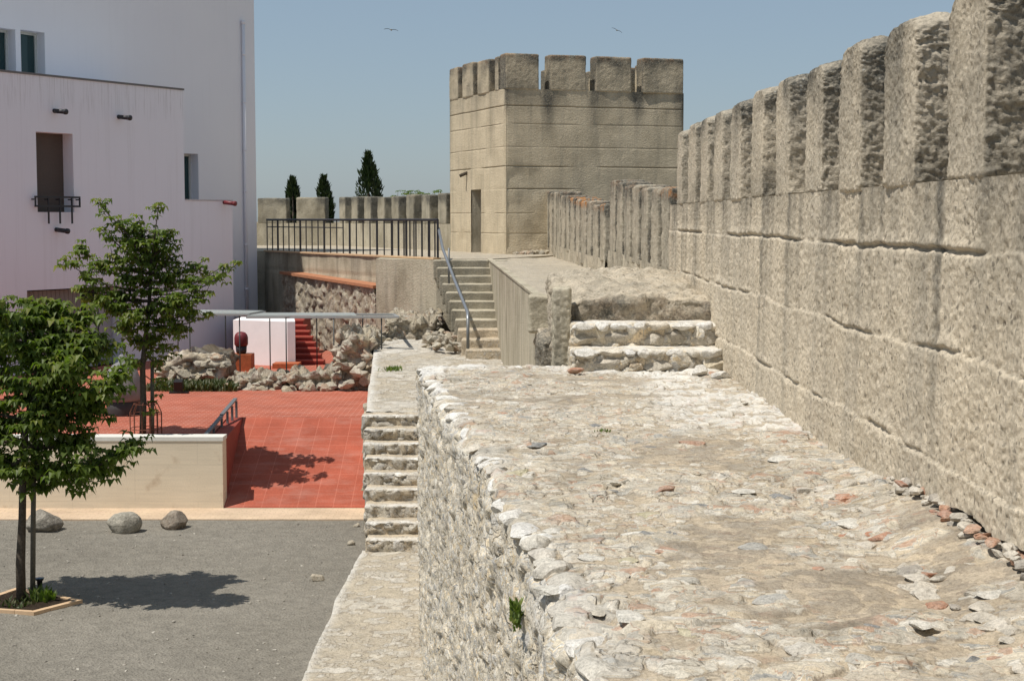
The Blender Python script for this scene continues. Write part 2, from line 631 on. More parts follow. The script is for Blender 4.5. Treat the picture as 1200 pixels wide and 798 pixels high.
def gravel_mat():
    t = NT('grey_gravel')
    c = t.mix(t.ramp(t.noise(.35, 5), [(.3, 0.), (.7, 1.)]), (.207, .189, .156), (.252, .230, .192))
    a = t.vor(42., out='Color')
    k = t.ramp(t.n('RGBToBW').outputs[0] if False else t.noise(75., 3, rough=.8), [(.25, .45), (.5, 1.), (.8, 1.5)])
    c = t.mix(1., c, k, 'MULTIPLY')
    k2 = t.ramp(t.noise(6., 4, rough=.7), [(.3, .8), (.7, 1.14)])
    c = t.mix(1., c, k2, 'MULTIPLY')
    sp = t.ma('MULTIPLY', t.ramp(t.vor(7.), [(.0, 1.), (.05, 1.), (.08, 0.)]), t.ramp(t.noise(1.7, 2), [(.55, 0.), (.6, 1.)]))
    c = t.mix(sp, c, (.45, .42, .37))
    b = t.bump(t.vor(30.), .5, .03)
    b = t.bump(t.noise(12., 4, rough=.7), .6, .06, b)
    return t.done(c, .97, b, .1)


M_gravel = gravel_mat()


def paver_mat(name, a, b, mort, bw, bh, off=.5, rot=0.):
    t = NT(name)
    v = t.pos
    if rot:
        mp = t.n('Mapping')
        t.put(mp.inputs[0], v)
        mp.inputs['Rotation'].default_value = (0, 0, rot)
        v = mp.outputs[0]
    br = t.n('TexBrick', offset=off)
    t.put(br.inputs['Vector'], v)
    for k, x in (('Color1', a), ('Color2', b), ('Mortar', mort)):
        t.put(br.inputs[k], x)
    br.inputs['Scale'].default_value = 1.
    br.inputs['Mortar Size'].default_value = .006
    br.inputs['Mortar Smooth'].default_value = .2
    br.inputs['Brick Width'].default_value = bw
    br.inputs['Row Height'].default_value = bh
    c = br.outputs['Color']
    c = t.mix(1., c, t.ramp(t.noise(1.3, 5, rough=.6), [(.3, .82), (.7, 1.12)]), 'MULTIPLY')
    c = t.mix(1., c, t.ramp(t.noise(40., 3, rough=.6), [(.3, .85), (.7, 1.1)]), 'MULTIPLY')
    dust = t.ma('MULTIPLY', t.ramp(t.noise(2.4, 5, t.scale(t.pos, (.6, 1.6, 1.)), .65), [(.48, 0.), (.70, .20)]), 1.)
    c = t.mix(dust, c, (.52, .36, .30))
    return t.done(c, .85, t.bump(br.outputs['Fac'], -.4, .008), .2)


M_red = paver_mat('red_clay_pavers', (.41, .108, .062), (.35, .088, .051), (.55, .27, .20), .21, .105)
M_redramp = paver_mat('red_ramp_tiles', (.385, .098, .058), (.34, .085, .050), (.46, .145, .095), .30, .34, 0.)
M_strip = paver_mat('tan_brick_strip', (.62, .475, .33), (.57, .43, .30), (.48, .36, .24), .2, .1)


def sand_mat():
    t = NT('sandstone_panels')
    c = t.mix(t.ramp(t.noise(.9, 5), [(.3, 0.), (.7, 1.)]), (.74, .64, .49), (.68, .585, .445))
    st = t.ramp(t.noise(2.6, 4), [(.58, 0.), (.72, .55)])
    c = t.mix(st, c, (.42, .30, .19))
    sv = t.scale(t.pos, (.5, .5, 7.))
    c = t.mix(1., c, t.ramp(t.noise(3., 3, sv), [(.3, .94), (.7, 1.05)]), 'MULTIPLY')
    c = t.mix(1., c, t.ramp(t.noise(60., 3), [(.3, .92), (.7, 1.06)]), 'MULTIPLY')
    mp = t.n('CombineXYZ')
    X = t.xyz()
    t.put(mp.inputs[0], X[0])
    t.put(mp.inputs[1], X[2])
    br = t.n('TexBrick')
    t.put(br.inputs['Vector'], mp.outputs[0])
    br.inputs['Scale'].default_value = 1.
    br.inputs['Brick Width'].default_value = 2.1
    br.inputs['Row Height'].default_value = .62
    br.inputs['Mortar Size'].default_value = .006
    c = t.mix(t.ma('MULTIPLY', br.outputs['Fac'], .16), c, (.30, .24, .17))
    return t.done(c, .88, t.bump(t.noise(30., 4), .2, .01), .2)


M_sand = sand_mat()


def leaf_mat(name, a, b, yel, tr=.35):
    t = NT(name)
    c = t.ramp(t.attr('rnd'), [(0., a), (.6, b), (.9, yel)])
    t.done(c, .5, None, .35)
    tl = t.n('BsdfTranslucent')
    t.put(tl.inputs['Color'], t.mix(1., c, (1.2, 1.5, .5), 'MULTIPLY'))
    mx = t.n('MixShader')
    mx.inputs[0].default_value = tr
    out = t.t.nodes['Material Output']
    t.t.links.new(t.b.outputs[0], mx.inputs[1])
    t.t.links.new(tl.outputs[0], mx.inputs[2])
    t.t.links.new(mx.outputs[0], out.inputs[0])
    return t.m


M_leaf = leaf_mat('tree_leaves', (.075, .115, .020), (.130, .175, .032), (.25, .25, .05), .45)
M_cyp = leaf_mat('cypress_foliage', (.016, .032, .012), (.030, .050, .016), (.045, .065, .02), .15)
M_weed = leaf_mat('weed_leaves', (.07, .11, .02), (.11, .16, .03), (.17, .20, .05))
M_grass = leaf_mat('ground_cover', (.04, .055, .018), (.07, .09, .03), (.12, .11, .05), .2)
M_bark = plain('grey_brown_bark', (.095, .078, .060), .95, 0, .1, .5, 28., .9)
M_stake = plain('grey_wood_stake', (.15, .14, .115), .9, 0, .1, .3, 25., .4)
M_ground = plain('dry_earth', (.24, .20, .14), 1., 0, .1, .3, .6)

# ------------------------------------------------------------------ levels
ZG, ZT, ZLED, ZLAND, ZTER = -3.25, -2.1, -3.1, -1.55, .6
XW = 2.25                                   # inner face of the tall wall

# ------------------------------------------------------------------ ground sheets
g = MB()
g.add([(-1500, -300, ZG - .012), (1500, -300, ZG - .012), (1500, 3000, ZG - .012), (-1500, 3000, ZG - .012)], [[0, 1, 2, 3]])
g.build('terrain', M_ground, kind='structure')

# gravel yard as a gently uneven sheet
xs, ys = np.linspace(-22, -1.0, 211), np.linspace(8, 25.0, 171)
X, Y = np.meshgrid(xs, ys, indexing='ij')
P = np.stack([X.ravel(), Y.ravel(), np.zeros(X.size)], 1)
P[:, 2] = ZG + .014 + .012 * fbm(P * 1.6, 4, 5) + .006 * fbm(P * 7, 2, 8)
mk('gravel_yard', P, grid(len(xs), len(ys)), M_gravel, smooth=True, kind='structure')

YB = 25.4
g = MB()
g.box(-22, -2.3, 24.45, YB + .02, ZG - .1, ZG + .035)
g.build('paver_strip', M_strip, kind='structure')

# red terrace (flat, upper) and ramp
XR0, XR1 = -4.83, -5.04                     # ramp wall, near and far end
YR = 28.6
g = MB()
g.prism([(-22, YB + .36), (XR0 - .30, YB + .36), (XR1 - .30, YR), (-2.0, YR), (-2.0, 46), (-22, 46)], ZG - .1, ZT)
g.build('red_terrace', M_red, kind='structure')
g = MB()
Yr = np.linspace(YB + .02, YR - .003, 5)
xl = XR0 + (XR1 - XR0) * (Yr - YB) / (YR - YB)
zr = ZG + .04 + (ZT - ZG - .042) * (Yr - Yr[0]) / (Yr[-1] - Yr[0])
V = []
for a, b, c in zip(xl, Yr, zr):
    V += [(a, b, c), (-2.3, b, c)]
g.add(V, [[2 * i, 2 * i + 1, 2 * i + 3, 2 * i + 2] for i in range(4)])
g.build('red_ramp', M_redramp, kind='structure')

# beige retaining wall + coping
t = thing('retaining_wall', (-9, YB, ZG), 'low beige sandstone wall with white coping behind the gravel yard', 'wall')
MB().box(-14, XR0, YB, YB + .34, ZG, ZT + .015).build('wall_face', M_sand, t)
MB().box(-14, XR0 + .012, YB - .012, YB + .352, ZT + .017, ZT + .085).build('coping', M_coping, t)

# ramp wall (red top, red inner side)
V, Q, N = dbox((.24, YR - YB - .4, 1.25), .3, .02)
g = MB()
y0, y1 = YB + .36, YR
g.prism([(XR0 - .26, y0), (XR0 - .008, y0), (XR1 - .008, y1), (XR1 - .26, y1)], ZG - .05, [ZT + .012, ZT + .012, ZT + .006, ZT + .006])
g.build('ramp_wall', plain('red_painted_wall', (.30, .065, .045), .8, 0, .2, .2, 8.), label='red painted wall edging the ramp beside the beige sandstone wall', cat='wall')

# ramp handrail
t = thing('ramp_handrail', (-5.3, 27, ZT), 'grey flat-bar handrail with short posts above the red ramp', 'handrail')
pa, pb = at(240, 509.5, YB + .55), at(276, 467.5, YR - .05)
d = pb - pa
g = MB()
sd = np.array([.07, 0, 0])
g.obox(pa - sd * .5, sd, d * .52, (0, 0, -.03))
g.obox(pa + d * .52 - sd * .5 + np.array([0, 0, .02]), sd, d * .48, (0, 0, -.03))
g.build('rail', M_bar, t)
for f in (.22, .47, .66, .82, .97):
    p = pa + d * f
    zz = ZT + .004
    MB().box(p[0] - .02 + .03, p[0] + .02 + .03, p[1] - .02, p[1] + .02, zz, max(zz + .05, p[2] - .02)).build('post', M_bar, t)

# ------------------------------------------------------------------ rampart: the broad rubble wall we look along
EDGE = [(-2.6, 2.4), (.6, .62), (2.0, .52), (4.0, .36), (5.3, .265), (5.96, .205), (6.65, .14), (7.15, .10), (7.83, .01), (8.65, -.06), (10.2, -.23), (11.4, -.36), (13.5, -.64), (15.9, -.93), (16.6, -.98)]
EY, EXs = np.array([e[0] for e in EDGE]), np.array([e[1] for e in EDGE])
EXs[0] = .8
YEND = 16.6


def edge_x(Y):
    P = np.stack([Y * 1.7, Y * 0, Y * 0], 1)
    return np.interp(Y, EY, EXs) + .05 * fbm(P, 3, 71) + .03 * fbm(P * 4, 2, 72)


def stone_field(u, v, s, cells):
    """layers of stones set in mortar: height, mask, id"""
    H, Mk, R = np.zeros(len(u)), np.zeros(len(u)), np.zeros(len(u))
    for i, (cu, cv, share, hgt) in enumerate(cells):
        w1 = vn(np.stack([u * 3 / cu * .3, v * 3 / cv * .3, u * 0], 1), s + 90 + i) - .5
        w2 = vn(np.stack([u * 3 / cu * .3, v * 3 / cv * .3, u * 0 + 5], 1), s + 95 + i) - .5
        f1, f2, cid, du, dv = wor2(u / cu + w1 * 1.1, v / cv + w2 * 1.1, s + i, off=True)
        e = f2 - f1
        rr = (cid * 7919.) % 1.
        on = (cid < share)
        m = sst(.03, .13, e + .10 * fbm(np.stack([u / cu * 3, v / cv * 3, u * 0 + i], 1), 2, s + 97)) * on * sst(.72, .55, f1)
        tu, tv = (cid * 1301.) % 1. - .5, (cid * 2377.) % 1. - .5
        dome = m * hgt * np.clip(.35 + .8 * rr + 1.7 * (du * tu + dv * tv) - .35 * f1 ** 2, .12, 1.4)
        up = dome > H
        H = np.where(up, dome, H)
        Mk = np.where(m > .3, np.maximum(Mk, m), Mk)
        R = np.where(m > .3, rr, R)
    return H, Mk, R


ram = thing('rampart', (.8, 8, ZLED), 'broad sunlit rubble wall topped by a worn stone walkway in the foreground', 'wall')
# top
yy = [-2.5]
while yy[-1] < YEND:
    yy.append(yy[-1] + np.clip(.0030 * max(yy[-1], 4.), .014, .05) * (1 if yy[-1] > 3.5 else 4))
yy = np.array(yy)
tt = np.linspace(0, 1, 250)
ex = edge_x(yy)
Xr = np.where(yy < 9.4, XW + .16, XW + .08)
X = ex[:, None] + (Xr - ex)[:, None] * tt[None, :]
Y = np.repeat(yy[:, None], len(tt), 1)
u, v = X.ravel(), Y.ravel()
H, Mk, R = stone_field(u, v, 20, [(.36, .28, .30, .034), (.17, .14, .46, .028), (.08, .07, .5, .016)])
P3 = np.stack([u, v, u * 0], 1)
wear = np.clip(.85 * sst(.0, .5, fbm(P3 * .9, 3, 41) + .55 * fbm(P3 * 5, 3, 40)) + .75 * sst(8.0, 5.8, v) * sst(.5, 1.3, u) * sst(-.5, .2, fbm(P3 * 3, 3, 39)), 0, .95)          # dirt lies over the stones in places
H *= 1 - .75 * wear
Mk *= 1 - .8 * wear
dE = u - np.repeat(ex, len(tt))
Z = H + .020 * fbm(P3 * .9, 3, 42) + .014 * fbm(P3 * 4, 4, 43) + .007 * fbm(P3 * 16, 3, 44)
Z -= .05 * sst(.06, 0., dE) ** 2 * (0.2 + vn(P3 * 3, 45))
Z += .11 * sst(.55, .0, XW - u) * sst(10.0, 8.2, v)    # rubble heaped up under the tall wall, near the camera
white = .45 * sst(.30, .05, dE) * sst(-.1, .3, fbm(P3 * 2.3, 3, 46)) + .9 * sst(14.6, 16.2, v) * sst(-.3, .3, fbm(P3 * 2, 3, 48)) \
    + .75 * sst(.5, .7, vn(P3 * np.array([1.3, .5, 1]), 47)) * sst(9., 11., v) * sst(1.0, 1.5, u)
WALKZ = lambda x, y: 0.
white *= .2 + .8 * Mk
mk('walkway', np.stack([u, v, Z], 1), grid(len(yy), len(tt)), M_walk, ram, True, {'stone': Mk, 'rnd': R, 'white': np.clip(white, 0, 1), 'dirt': wear})
# outer rubble face
zz = np.linspace(0, 1, 150)
yf = yy[yy > -2][::1]
exf = edge_x(yf)
rows = []
for j, q in enumerate(zz):
    rows.append(q)
zl = ZLED - .25
Zt = np.interp(yf, yy, Z.reshape(len(yy), len(tt))[:, 0])
Zg = Zt[:, None] * (1 - zz)[None, :] + zl * zz[None, :]
Yg = np.repeat(yf[:, None], len(zz), 1)
Xg = np.repeat(exf[:, None], len(zz), 1) * (1 - sst(0, .25, zz))[None, :] + np.repeat(np.interp(yf, EY, EXs)[:, None], len(zz), 1) * sst(0, .25, zz)[None, :]
u, v = Yg.ravel(), Zg.ravel()
H, Mk, R = stone_field(u, v, 120, [(.20, .15, .55, .040), (.11, .085, .7, .028), (.055, .05, .75, .016)])
P3 = np.stack([u, v, u * 0 + 4], 1)
q = np.tile(zz, len(yf))
D = (H + .05 * fbm(P3 * .8, 3, 51) + .018 * fbm(P3 * 5, 3, 52) + .012 * fbm(P3 * 18, 2, 53)) * sst(0, .012, q)
mk('rubble_face', np.stack([Xg.ravel() - D, u, v], 1), grid(len(yf), len(zz))[:, ::-1], M_face, ram, True,
   {'stone': Mk, 'rnd': R, 'white': .8 * sst(.12, .0, q) * sst(-.2, .4, fbm(P3 * 2, 3, 54)) + .25 * sst(.1, .6, fbm(P3 * 1.1, 3, 55))})
# far end face + the hidden body
xe0, xe1 = edge_x(np.array([YEND]))[0], XW + .1
us = np.linspace(xe0 - .02, xe1, 60)
U, W = np.meshgrid(us, np.linspace(.0, zl, 50), indexing='ij')
P3 = np.stack([U.ravel(), U.ravel() * 0, W.ravel()], 1)
H, Mk, R = stone_field(P3[:, 0], P3[:, 2], 130, [(.3, .2, .6, .05)])
mk('end_face', np.stack([U.ravel(), YEND - .03 + H * .5, W.ravel()], 1), grid(60, 50), M_face, ram, True, {'stone': Mk, 'rnd': R, 'white': R * 0})
# chunky stones along the outer edge and set in the walkway
rk = Rocks()
y = 4.6
while y < 16.4:
    s = random.uniform(.14, .38)
    x = edge_x(np.array([y]))[0]
    if random.random() < .9:
        w_ = random.uniform(.12, .26)
        h_ = random.uniform(.07, .12)
        rk.add((x + w_ * .32, y, -h_ * .5 + random.uniform(.016, .042)), (w_, s, h_), rough=.4, sub=3, yaw=random.uniform(-.25, .25), tilt=.08, chip=(.55, .9))
    y += s * random.uniform(.75, 1.15)
for i in range(26):
    x = xe0 + (1.75) * i / 26 + random.uniform(-.05, .05)
    s = random.uniform(.08, .2)
    rk.add((x, YEND - .1 + random.uniform(-.12, .05), -.03), (s * 1.3, s, random.uniform(.08, .14)), sub=3, tilt=.15)
rk.build_each('edge_stone', M_white_stone, ram)
rk = Rocks()
for i in range(78):
    y = random.uniform(4.4, 16.3) ** 1.0
    x = random.uniform(np.interp(y, EY, EXs) + .1, XW - .02)
    s = random.choice([.07, .10, .13, .17, .22]) * random.uniform(.7, 1.2)
    zz_ = float(np.interp(y, yy, Z.reshape(len(yy), len(tt))[:, min(249, max(0, int((x - np.interp(y, EY, EXs)) / (XW - np.interp(y, EY, EXs)) * 249)))])) if False else None
    iy = int(np.searchsorted(yy, y))
    iy = min(iy, len(yy) - 1)
    it = int(np.clip((x - ex[iy]) / (Xr[iy] - ex[iy]) * 249, 0, 249))
    zt_ = Z.reshape(len(yy), len(tt))[iy, it]
    rk.add((x, y, zt_ - s * .09), (s * 1.3, s * .9, s * random.uniform(.24, .36)), sub=3, tilt=.12, rough=.4)
for px, py, wpx, rn_ in ((825, 594, 46, .19), (645, 689, 42, .3), (690, 648, 36, .3), (736, 731, 40, .3), (812, 520, 34, .8), (735, 652, 28, .55), (870, 574, 34, .3), (628, 522, 30, .19),
                         (880, 640, 40, .44), (606, 586, 30, .4), (1000, 612, 44, .3), (1080, 735, 40, .3), (905, 700, 46, .44), (720, 575, 18, .19), (760, 600, 40, .55), (960, 665, 16, .8), (700, 715, 26, .05)):
    q = gz(px, py, .02)
    s = wpx * q[1] / F
    iy = min(int(np.searchsorted(yy, q[1])), len(yy) - 1)
    it = int(np.clip((q[0] - ex[iy]) / (Xr[iy] - ex[iy]) * 249, 0, 249))
    rk.add((q[0], q[1], Z.reshape(len(yy), len(tt))[iy, it] - s * .015 + .004), (s, s * 1.25, s * .20), rnd=rn_, sub=3, tilt=.05, yaw=random.uniform(-.4, .4), rough=.4)
rk.build_each('embedded_stone', M_walk_stone, ram)
# masonry core so that the mass is solid seen from elsewhere
MB().prism([(xe0 + .12, YEND - .1), (.0, 9.5), (.42, 4.5), (.9, -2.3), (XW, -2.3), (XW, YEND - .1)], ZLED - .2, -.16).build('core', M_face, ram)

# brick and stone rubble in the crevice below the tall wall
rk = Rocks()
for i in range(300):
    y = random.uniform(5.0, 9.3)
    k = sst(9.4, 8.4, np.array([y]))[0]
    zt_ = .02 + .10 * k
    brick = random.random() < .26
    s = random.uniform(.035, .10)
    x = XW + random.uniform(-.10, .12)
    rk.add((x, y, zt_ + random.uniform(-.03, .035) * (.3 + k)), (s * random.uniform(.9, 1.3), s * random.uniform(.8, 1.5), (.03 if brick else s * .6)),
           rnd=(random.choice([.03, .35, .9]) if brick else random.choice([.2, .55, .2, .55, .7])), sub=2, rough=.4, tilt=.35)
for i in range(70):
    y = random.uniform(5.2, 9.0)
    x = XW - random.uniform(.05, .55)
    s = random.uniform(.06, .17)
    rk.add((x, y, .10 * (1 - (XW - x) / .6) - s * .11), (s, s * random.uniform(.8, 1.3), s * .42), rnd=random.choice([.2, .2, .55, .55, .7, .55, .2, .03]), sub=3, rough=.4, tilt=.07)
tag(rk.build('rubble_footing', M_brickbits, ram), kind='stuff')

# ------------------------------------------------------------------ the tall battlement wall on the right
wall = thing('battlement_wall', (XW + .3, 10, 0), 'tall pitted wall with square merlons running along the right of the walkway', 'wall')
JZ = [(1.44, .022, .034), (.90, .05, .026), (.34, .035, .024)]
Y0W, Y1W = -1.0, 22.0
MER0, MPER, MLEN = 8.0, 1.30, .68           # far edge of a merlon, period, length


def wall_bottom(Yv):
    return .17 * sst(9.3, 7.2, Yv) - .06 * sst(9.2, 9.6, Yv)


yy = [Y0W]
while yy[-1] < Y1W:
    yy.append(yy[-1] + (.06 if yy[-1] < 6 else np.clip(.0023 * yy[-1], .015, .05)))
yy = np.array(yy)
zz = np.linspace(0, 1, 150)
zb = wall_bottom(yy) + .03 * fbm(np.stack([yy * 3, yy * 0, yy * 0], 1), 3, 60) * sst(9.3, 8.8, yy)
ZW = zb[:, None] + (1.80 - zb)[:, None] * zz[None, :]
Yg = np.repeat(yy[:, None], len(zz), 1)
u, v = Yg.ravel(), ZW.ravel()


def wall_disp(P, amp=1.):
    """coarse pitted lime concrete relief (metres, outwards)"""
    a = .016 * fbm(P * 4.2, 4, 61) + .010 * fbm(P * 19, 3, 62)
    w = wor3(P * 21. + .3 * np.stack([vn(P * 13, 63), vn(P * 13, 64), vn(P * 13, 65)], 1), 66)
    return amp * (a + .010 * (sst(.05, .55, w) - 1) * sst(.35, .6, vn(P * 3.3, 67) + .15))


Pw = np.stack([u * 0 + XW, u, v], 1)
D = wall_disp(Pw)
for j, (z0, wob, dep) in enumerate(JZ):
    P1 = np.stack([u * .8, u * 0 + j * 9, u * 0], 1)
    zc = z0 + wob * fbm(P1, 3, 68) + .012 * fbm(P1 * 9, 2, 69)
    op = sst(.25, .6, vn(P1 * 1.6 + 3, 70))
    if j:
        op = op * sst(.35, .6, vn(P1 * 2.7 + 11, 77))
    D -= (.006 + dep * op) * np.exp(-((v - zc) / (.007 + .007 * op)) ** 2)
    D += .016 * sst(.10, .0, np.abs(v - zc)) * (v > zc) * op + .014 * (v < zc)    # lower courses a little proud, ragged lips
# stains under the gaps between merlons
ph = ((u - MER0) / MPER) % 1.
wob = .05 * fbm(np.stack([u * 2, v * .7, u * 0], 1), 2, 73)
cell = np.floor((u - MER0) / MPER).astype(np.int64)
idn = [_h(cell, cell * 0, cell * 0, q_) for q_ in (5, 6, 7)]
li = 0 * u
for c_, w_, id_ in ((.06, .075, idn[0]), (.28, .10, idn[1]), (.46, .07, idn[2])):
    li = li + np.exp(-((ph - c_ - wob) / w_) ** 2) * (.36 + .46 * id_) * sst(-.35 - 1.2 * id_ + 1.0, 1.75, v)
li = li * (.55 + .45 * sst(-.4, .3, fbm(np.stack([u * 3, v * 1.2, u * 0], 1), 3, 78)))
li = li + .30 * sst(1.40, 1.8, v) * sst(-.3, .4, fbm(np.stack([u, v, u * 0], 1) * 2.2, 3, 74))
V = np.stack([XW - D, u, v], 1)
mk('wall_face', V, grid(len(yy), len(zz))[:, ::-1], M_wall, wall, True, {'lichen': np.clip(li, 0, 1), 'orange': li * 0})
# body behind the face, to the outside of the wall
MB().box(XW + .05, XW + .62, Y0W, Y1W - .02, ZG, 1.775).build('wall_core', M_wall, wall)
# sill strip over the core (the floor of each gap)
ys = np.arange(Y0W, Y1W, .04)
xs = np.linspace(XW + .012, XW + .63, 14)
X, Y = np.meshgrid(xs, ys, indexing='ij')
P = np.stack([X.ravel(), Y.ravel(), X.ravel() * 0 + 1.79], 1)
P[:, 2] += .02 * fbm(P * 5, 3, 75)
mk('sill', P, grid(len(xs), len(ys)), M_wall, wall, True, {'lichen': P[:, 0] * 0 + .6, 'orange': P[:, 0] * 0})


def merlon(name, parent, cx, cy, yaw, L, T, z0, z1, res, m, wthr=.6, orange=0., lit=-1, amp=1.):
    """block of length L along its wall, thickness T; yaw turns the wall direction away from +Y"""
    def dsp(P, N):
        a = .012 * fbm(P * 3.1, 3, 81) + amp * .010 * fbm(P * 17, 3, 82) + (amp > 1) * .012 * fbm(P * np.array([26., 26., 9.]), 3, 85)
        if res < .031:
            w = wor3(P * np.array([30., 30., 42.]) + .5 * np.stack([vn(P * 22, 87), vn(P * 22, 88), vn(P * 22, 89)], 1), 83)
            endf = sst(.5, .9, np.abs(N[:, 1] * math.cos(yaw) - N[:, 0] * math.sin(yaw)))
            a = a + (.006 + .006 * endf) * (.5 - sst(.1, .75, w)) + (.003 + .006 * endf) * fbm(P * 38, 3, 90) + endf * .020 * fbm(P * np.array([8., 8., 11.]), 4, 94)
        return a
    V, Q, N = dbox((T, L, z1 - z0), res, .035 if res < .031 else min(.05, T * .15), yaw, (cx, cy, z0), dsp)
    if res < .031:
        al = (V[:, 0] - cx) * -math.sin(yaw) + (V[:, 1] - cy) * math.cos(yaw)
        V[:, 2] -= sst(z1 - .25, z1, V[:, 2]) * (.10 * sst(L * .22, L * .5, al) ** 2 + .05 * sst(-L * .3, -L * .5, al) ** 2 + .03 * sst(T * .2, T * .5, np.abs(V[:, 0] - cx)))
    end = -(N[:, 1] * math.cos(yaw) - N[:, 0] * math.sin(yaw))     # the end that faces back along the wall
    P = V * 2.2
    n = fbm(P, 3, 84)
    top = sst(z1 - .45, z1 - .02, V[:, 2])
    li = wthr * ((.44 if res < .031 else .60) * sst(.35, .8, end) * (.45 + .55 * sst(-.5, .3, n)) + .70 * top * sst(-.7, .4, n) + .35 * sst(-.5, .5, N[:, 2]) + .34 * sst(-.3, .6, n))
    og = orange * sst(z1 - .22, z1 - .02, V[:, 2])
    return mk(name, V, Q, m, parent, True, {'lichen': np.clip(li, 0, 1), 'orange': og})


k = -6
while MER0 + MPER * k < Y1W:
    far = MER0 + MPER * k
    jl = random.uniform(-.05, .05)
    res = .011 if -1 <= k <= 3 else (.018 if 3 < k <= 6 else (.03 if k > 6 else .06))
    merlon('merlon', wall, XW + .265 + random.uniform(-.012, .008), far - (MLEN + jl) / 2, random.uniform(-.012, .012), MLEN + jl, .545, 1.785 + random.uniform(-.01, .01), 2.78 + random.uniform(-.03, .03), res, M_wall, wthr=.88)
    k += 1

# ------------------------------------------------------------------ battlements beyond, curving to the tower
def far_wall(name, label, pts, ztop0, ztop1, n, zbase, zlow):
    A, B = np.array(pts[0]), np.array(pts[1])
    d = B - A
    L = np.hypot(*d)
    d = d / L
    nrm = np.array([d[1], -d[0]])
    yaw = math.atan2(-d[0], d[1])
    t = thing(name, (A[0], A[1], zlow), label, 'wall')
    p = [A, B, B + nrm * .6, A + nrm * .6]
    # subdivided weathered inner face
    nu, nv = int(L / .07), 42
    uu = np.linspace(0, L, nu)
    vv = np.linspace(0, 1, nv)
    U, W = np.meshgrid(uu, vv, indexing='ij')
    zb_ = zbase + .12 * U / L
    Zz = zlow + (zb_ - zlow) * W
    base = A[None, :] + np.outer(U.ravel(), d)
    P = np.stack([base[:, 0], base[:, 1], Zz.ravel()], 1)
    Dp = .05 * fbm(P * 2.5, 4, 91) + .03 * fbm(P * np.array([9., 9., 2.]), 3, 92) + .06 * sst(zlow + .5, zlow, P[:, 2])
    P[:, :2] -= nrm[None, :] * Dp[:, None]
    li = .55 * sst(.05, .5, fbm(P * np.array([5., 5., .6]), 3, 93))
    mk('wall_face', P, grid(nu, nv), M_wallfar, t, True, {'lichen': li, 'orange': li * 0})
    MB().prism([tuple(q) for q in (A + nrm * .06, B + nrm * .06, B + nrm * .6, A + nrm * .6)], ZG, [zbase - .03, zbase + .09, zbase + .09, zbase - .03]).build('wall_core', M_wallfar, t)
    per = L / n
    for i in range(n):
        c = A + d * (per * (i + .42)) + nrm * .28
        zt_ = ztop0 + (ztop1 - ztop0) * (i + .5) / n + random.uniform(-.04, .04)
        zb2 = zbase + .12 * (i + .5) / n - .05 - random.uniform(0, .35)
        merlon('merlon', t, c[0], c[1], yaw + random.uniform(-.03, .03), per * .66, .58, zb2, zt_, .035, M_wallfar, .9, (1.0 if n > 8 and 2 < i < 6 else .15 + .6 * (i == 0)), amp=2.)
    return t


far_wall('battlement_wall', 'short ribbed stretch of battlement just beyond the mound, flat dark top', [(XW + .02, 22.05), (1.90, 30.2)], 2.02, 2.32, 7, .88, -.2)
far_wall('battlement_wall', 'lower ribbed battlement with orange lichen running up to the tower', [(1.86, 30.6), (.98, 45.2)], 1.86, 2.45, 12, .80, -.2)

# ------------------------------------------------------------------ upper wall walk beyond the steps, with its retaining side
t = thing('retaining_wall', (.5, 30, ZLAND), 'pale board-marked retaining wall to the right of the upper stairs', 'wall')
poly = [(.33, 21.8), (-.60, 38.6), (-.60, 46.5), (1.6, 46.5), (2.3, 30.), (2.3, 21.8)]
MB().prism(poly, ZLED, [.50, .585, .585, .575, .36, .36]).build('wall_body', M_conc, t)
MB().prism([(.31, 21.79), (-.62, 38.58), (-.50, 38.58), (.43, 21.79)], [.505, .59, .59, .505], [.54, .615, .615, .54]).build('coping', M_conc, t)
# sandy path on it
nu, nv = 60, 30
A = np.linspace(0, 1, nu)
B = np.linspace(0, 1, nv)
U, W = np.meshgrid(A, B, indexing='ij')
yv = 21.9 + U * 24.4
x0 = .44 - (yv - 21.8) * .0553
x1 = 2.25 - np.clip(yv - 22, 0, 30) * .05
P = np.stack([(x0 + (x1 - x0) * W).ravel(), yv.ravel(), np.zeros(nu * nv)], 1)
P[:, 2] = .52 + .075 * (U.ravel()) + .03 * fbm(P * 1.5, 3, 95) - .08 * sst(.3, .8, W.ravel()) * (1 - U.ravel())
mk('path', P, grid(nu, nv), M_landing, None, True, {'stone': P[:, 0] * 0, 'rnd': P[:, 0] * 0, 'white': P[:, 0] * 0}, kind='structure')

# mound with its dark ragged front, pillar, hollow
def mound_disp(P, N):
    w = wor3(P * 4.5, 96)
    return .06 * fbm(P * 1.6, 4, 97) + .05 * (.5 - sst(.1, .7, w)) + .05 * fbm(P * 9, 5, 98) + .02 * (.5 - sst(.1, .7, wor3(P * 16, 152)))


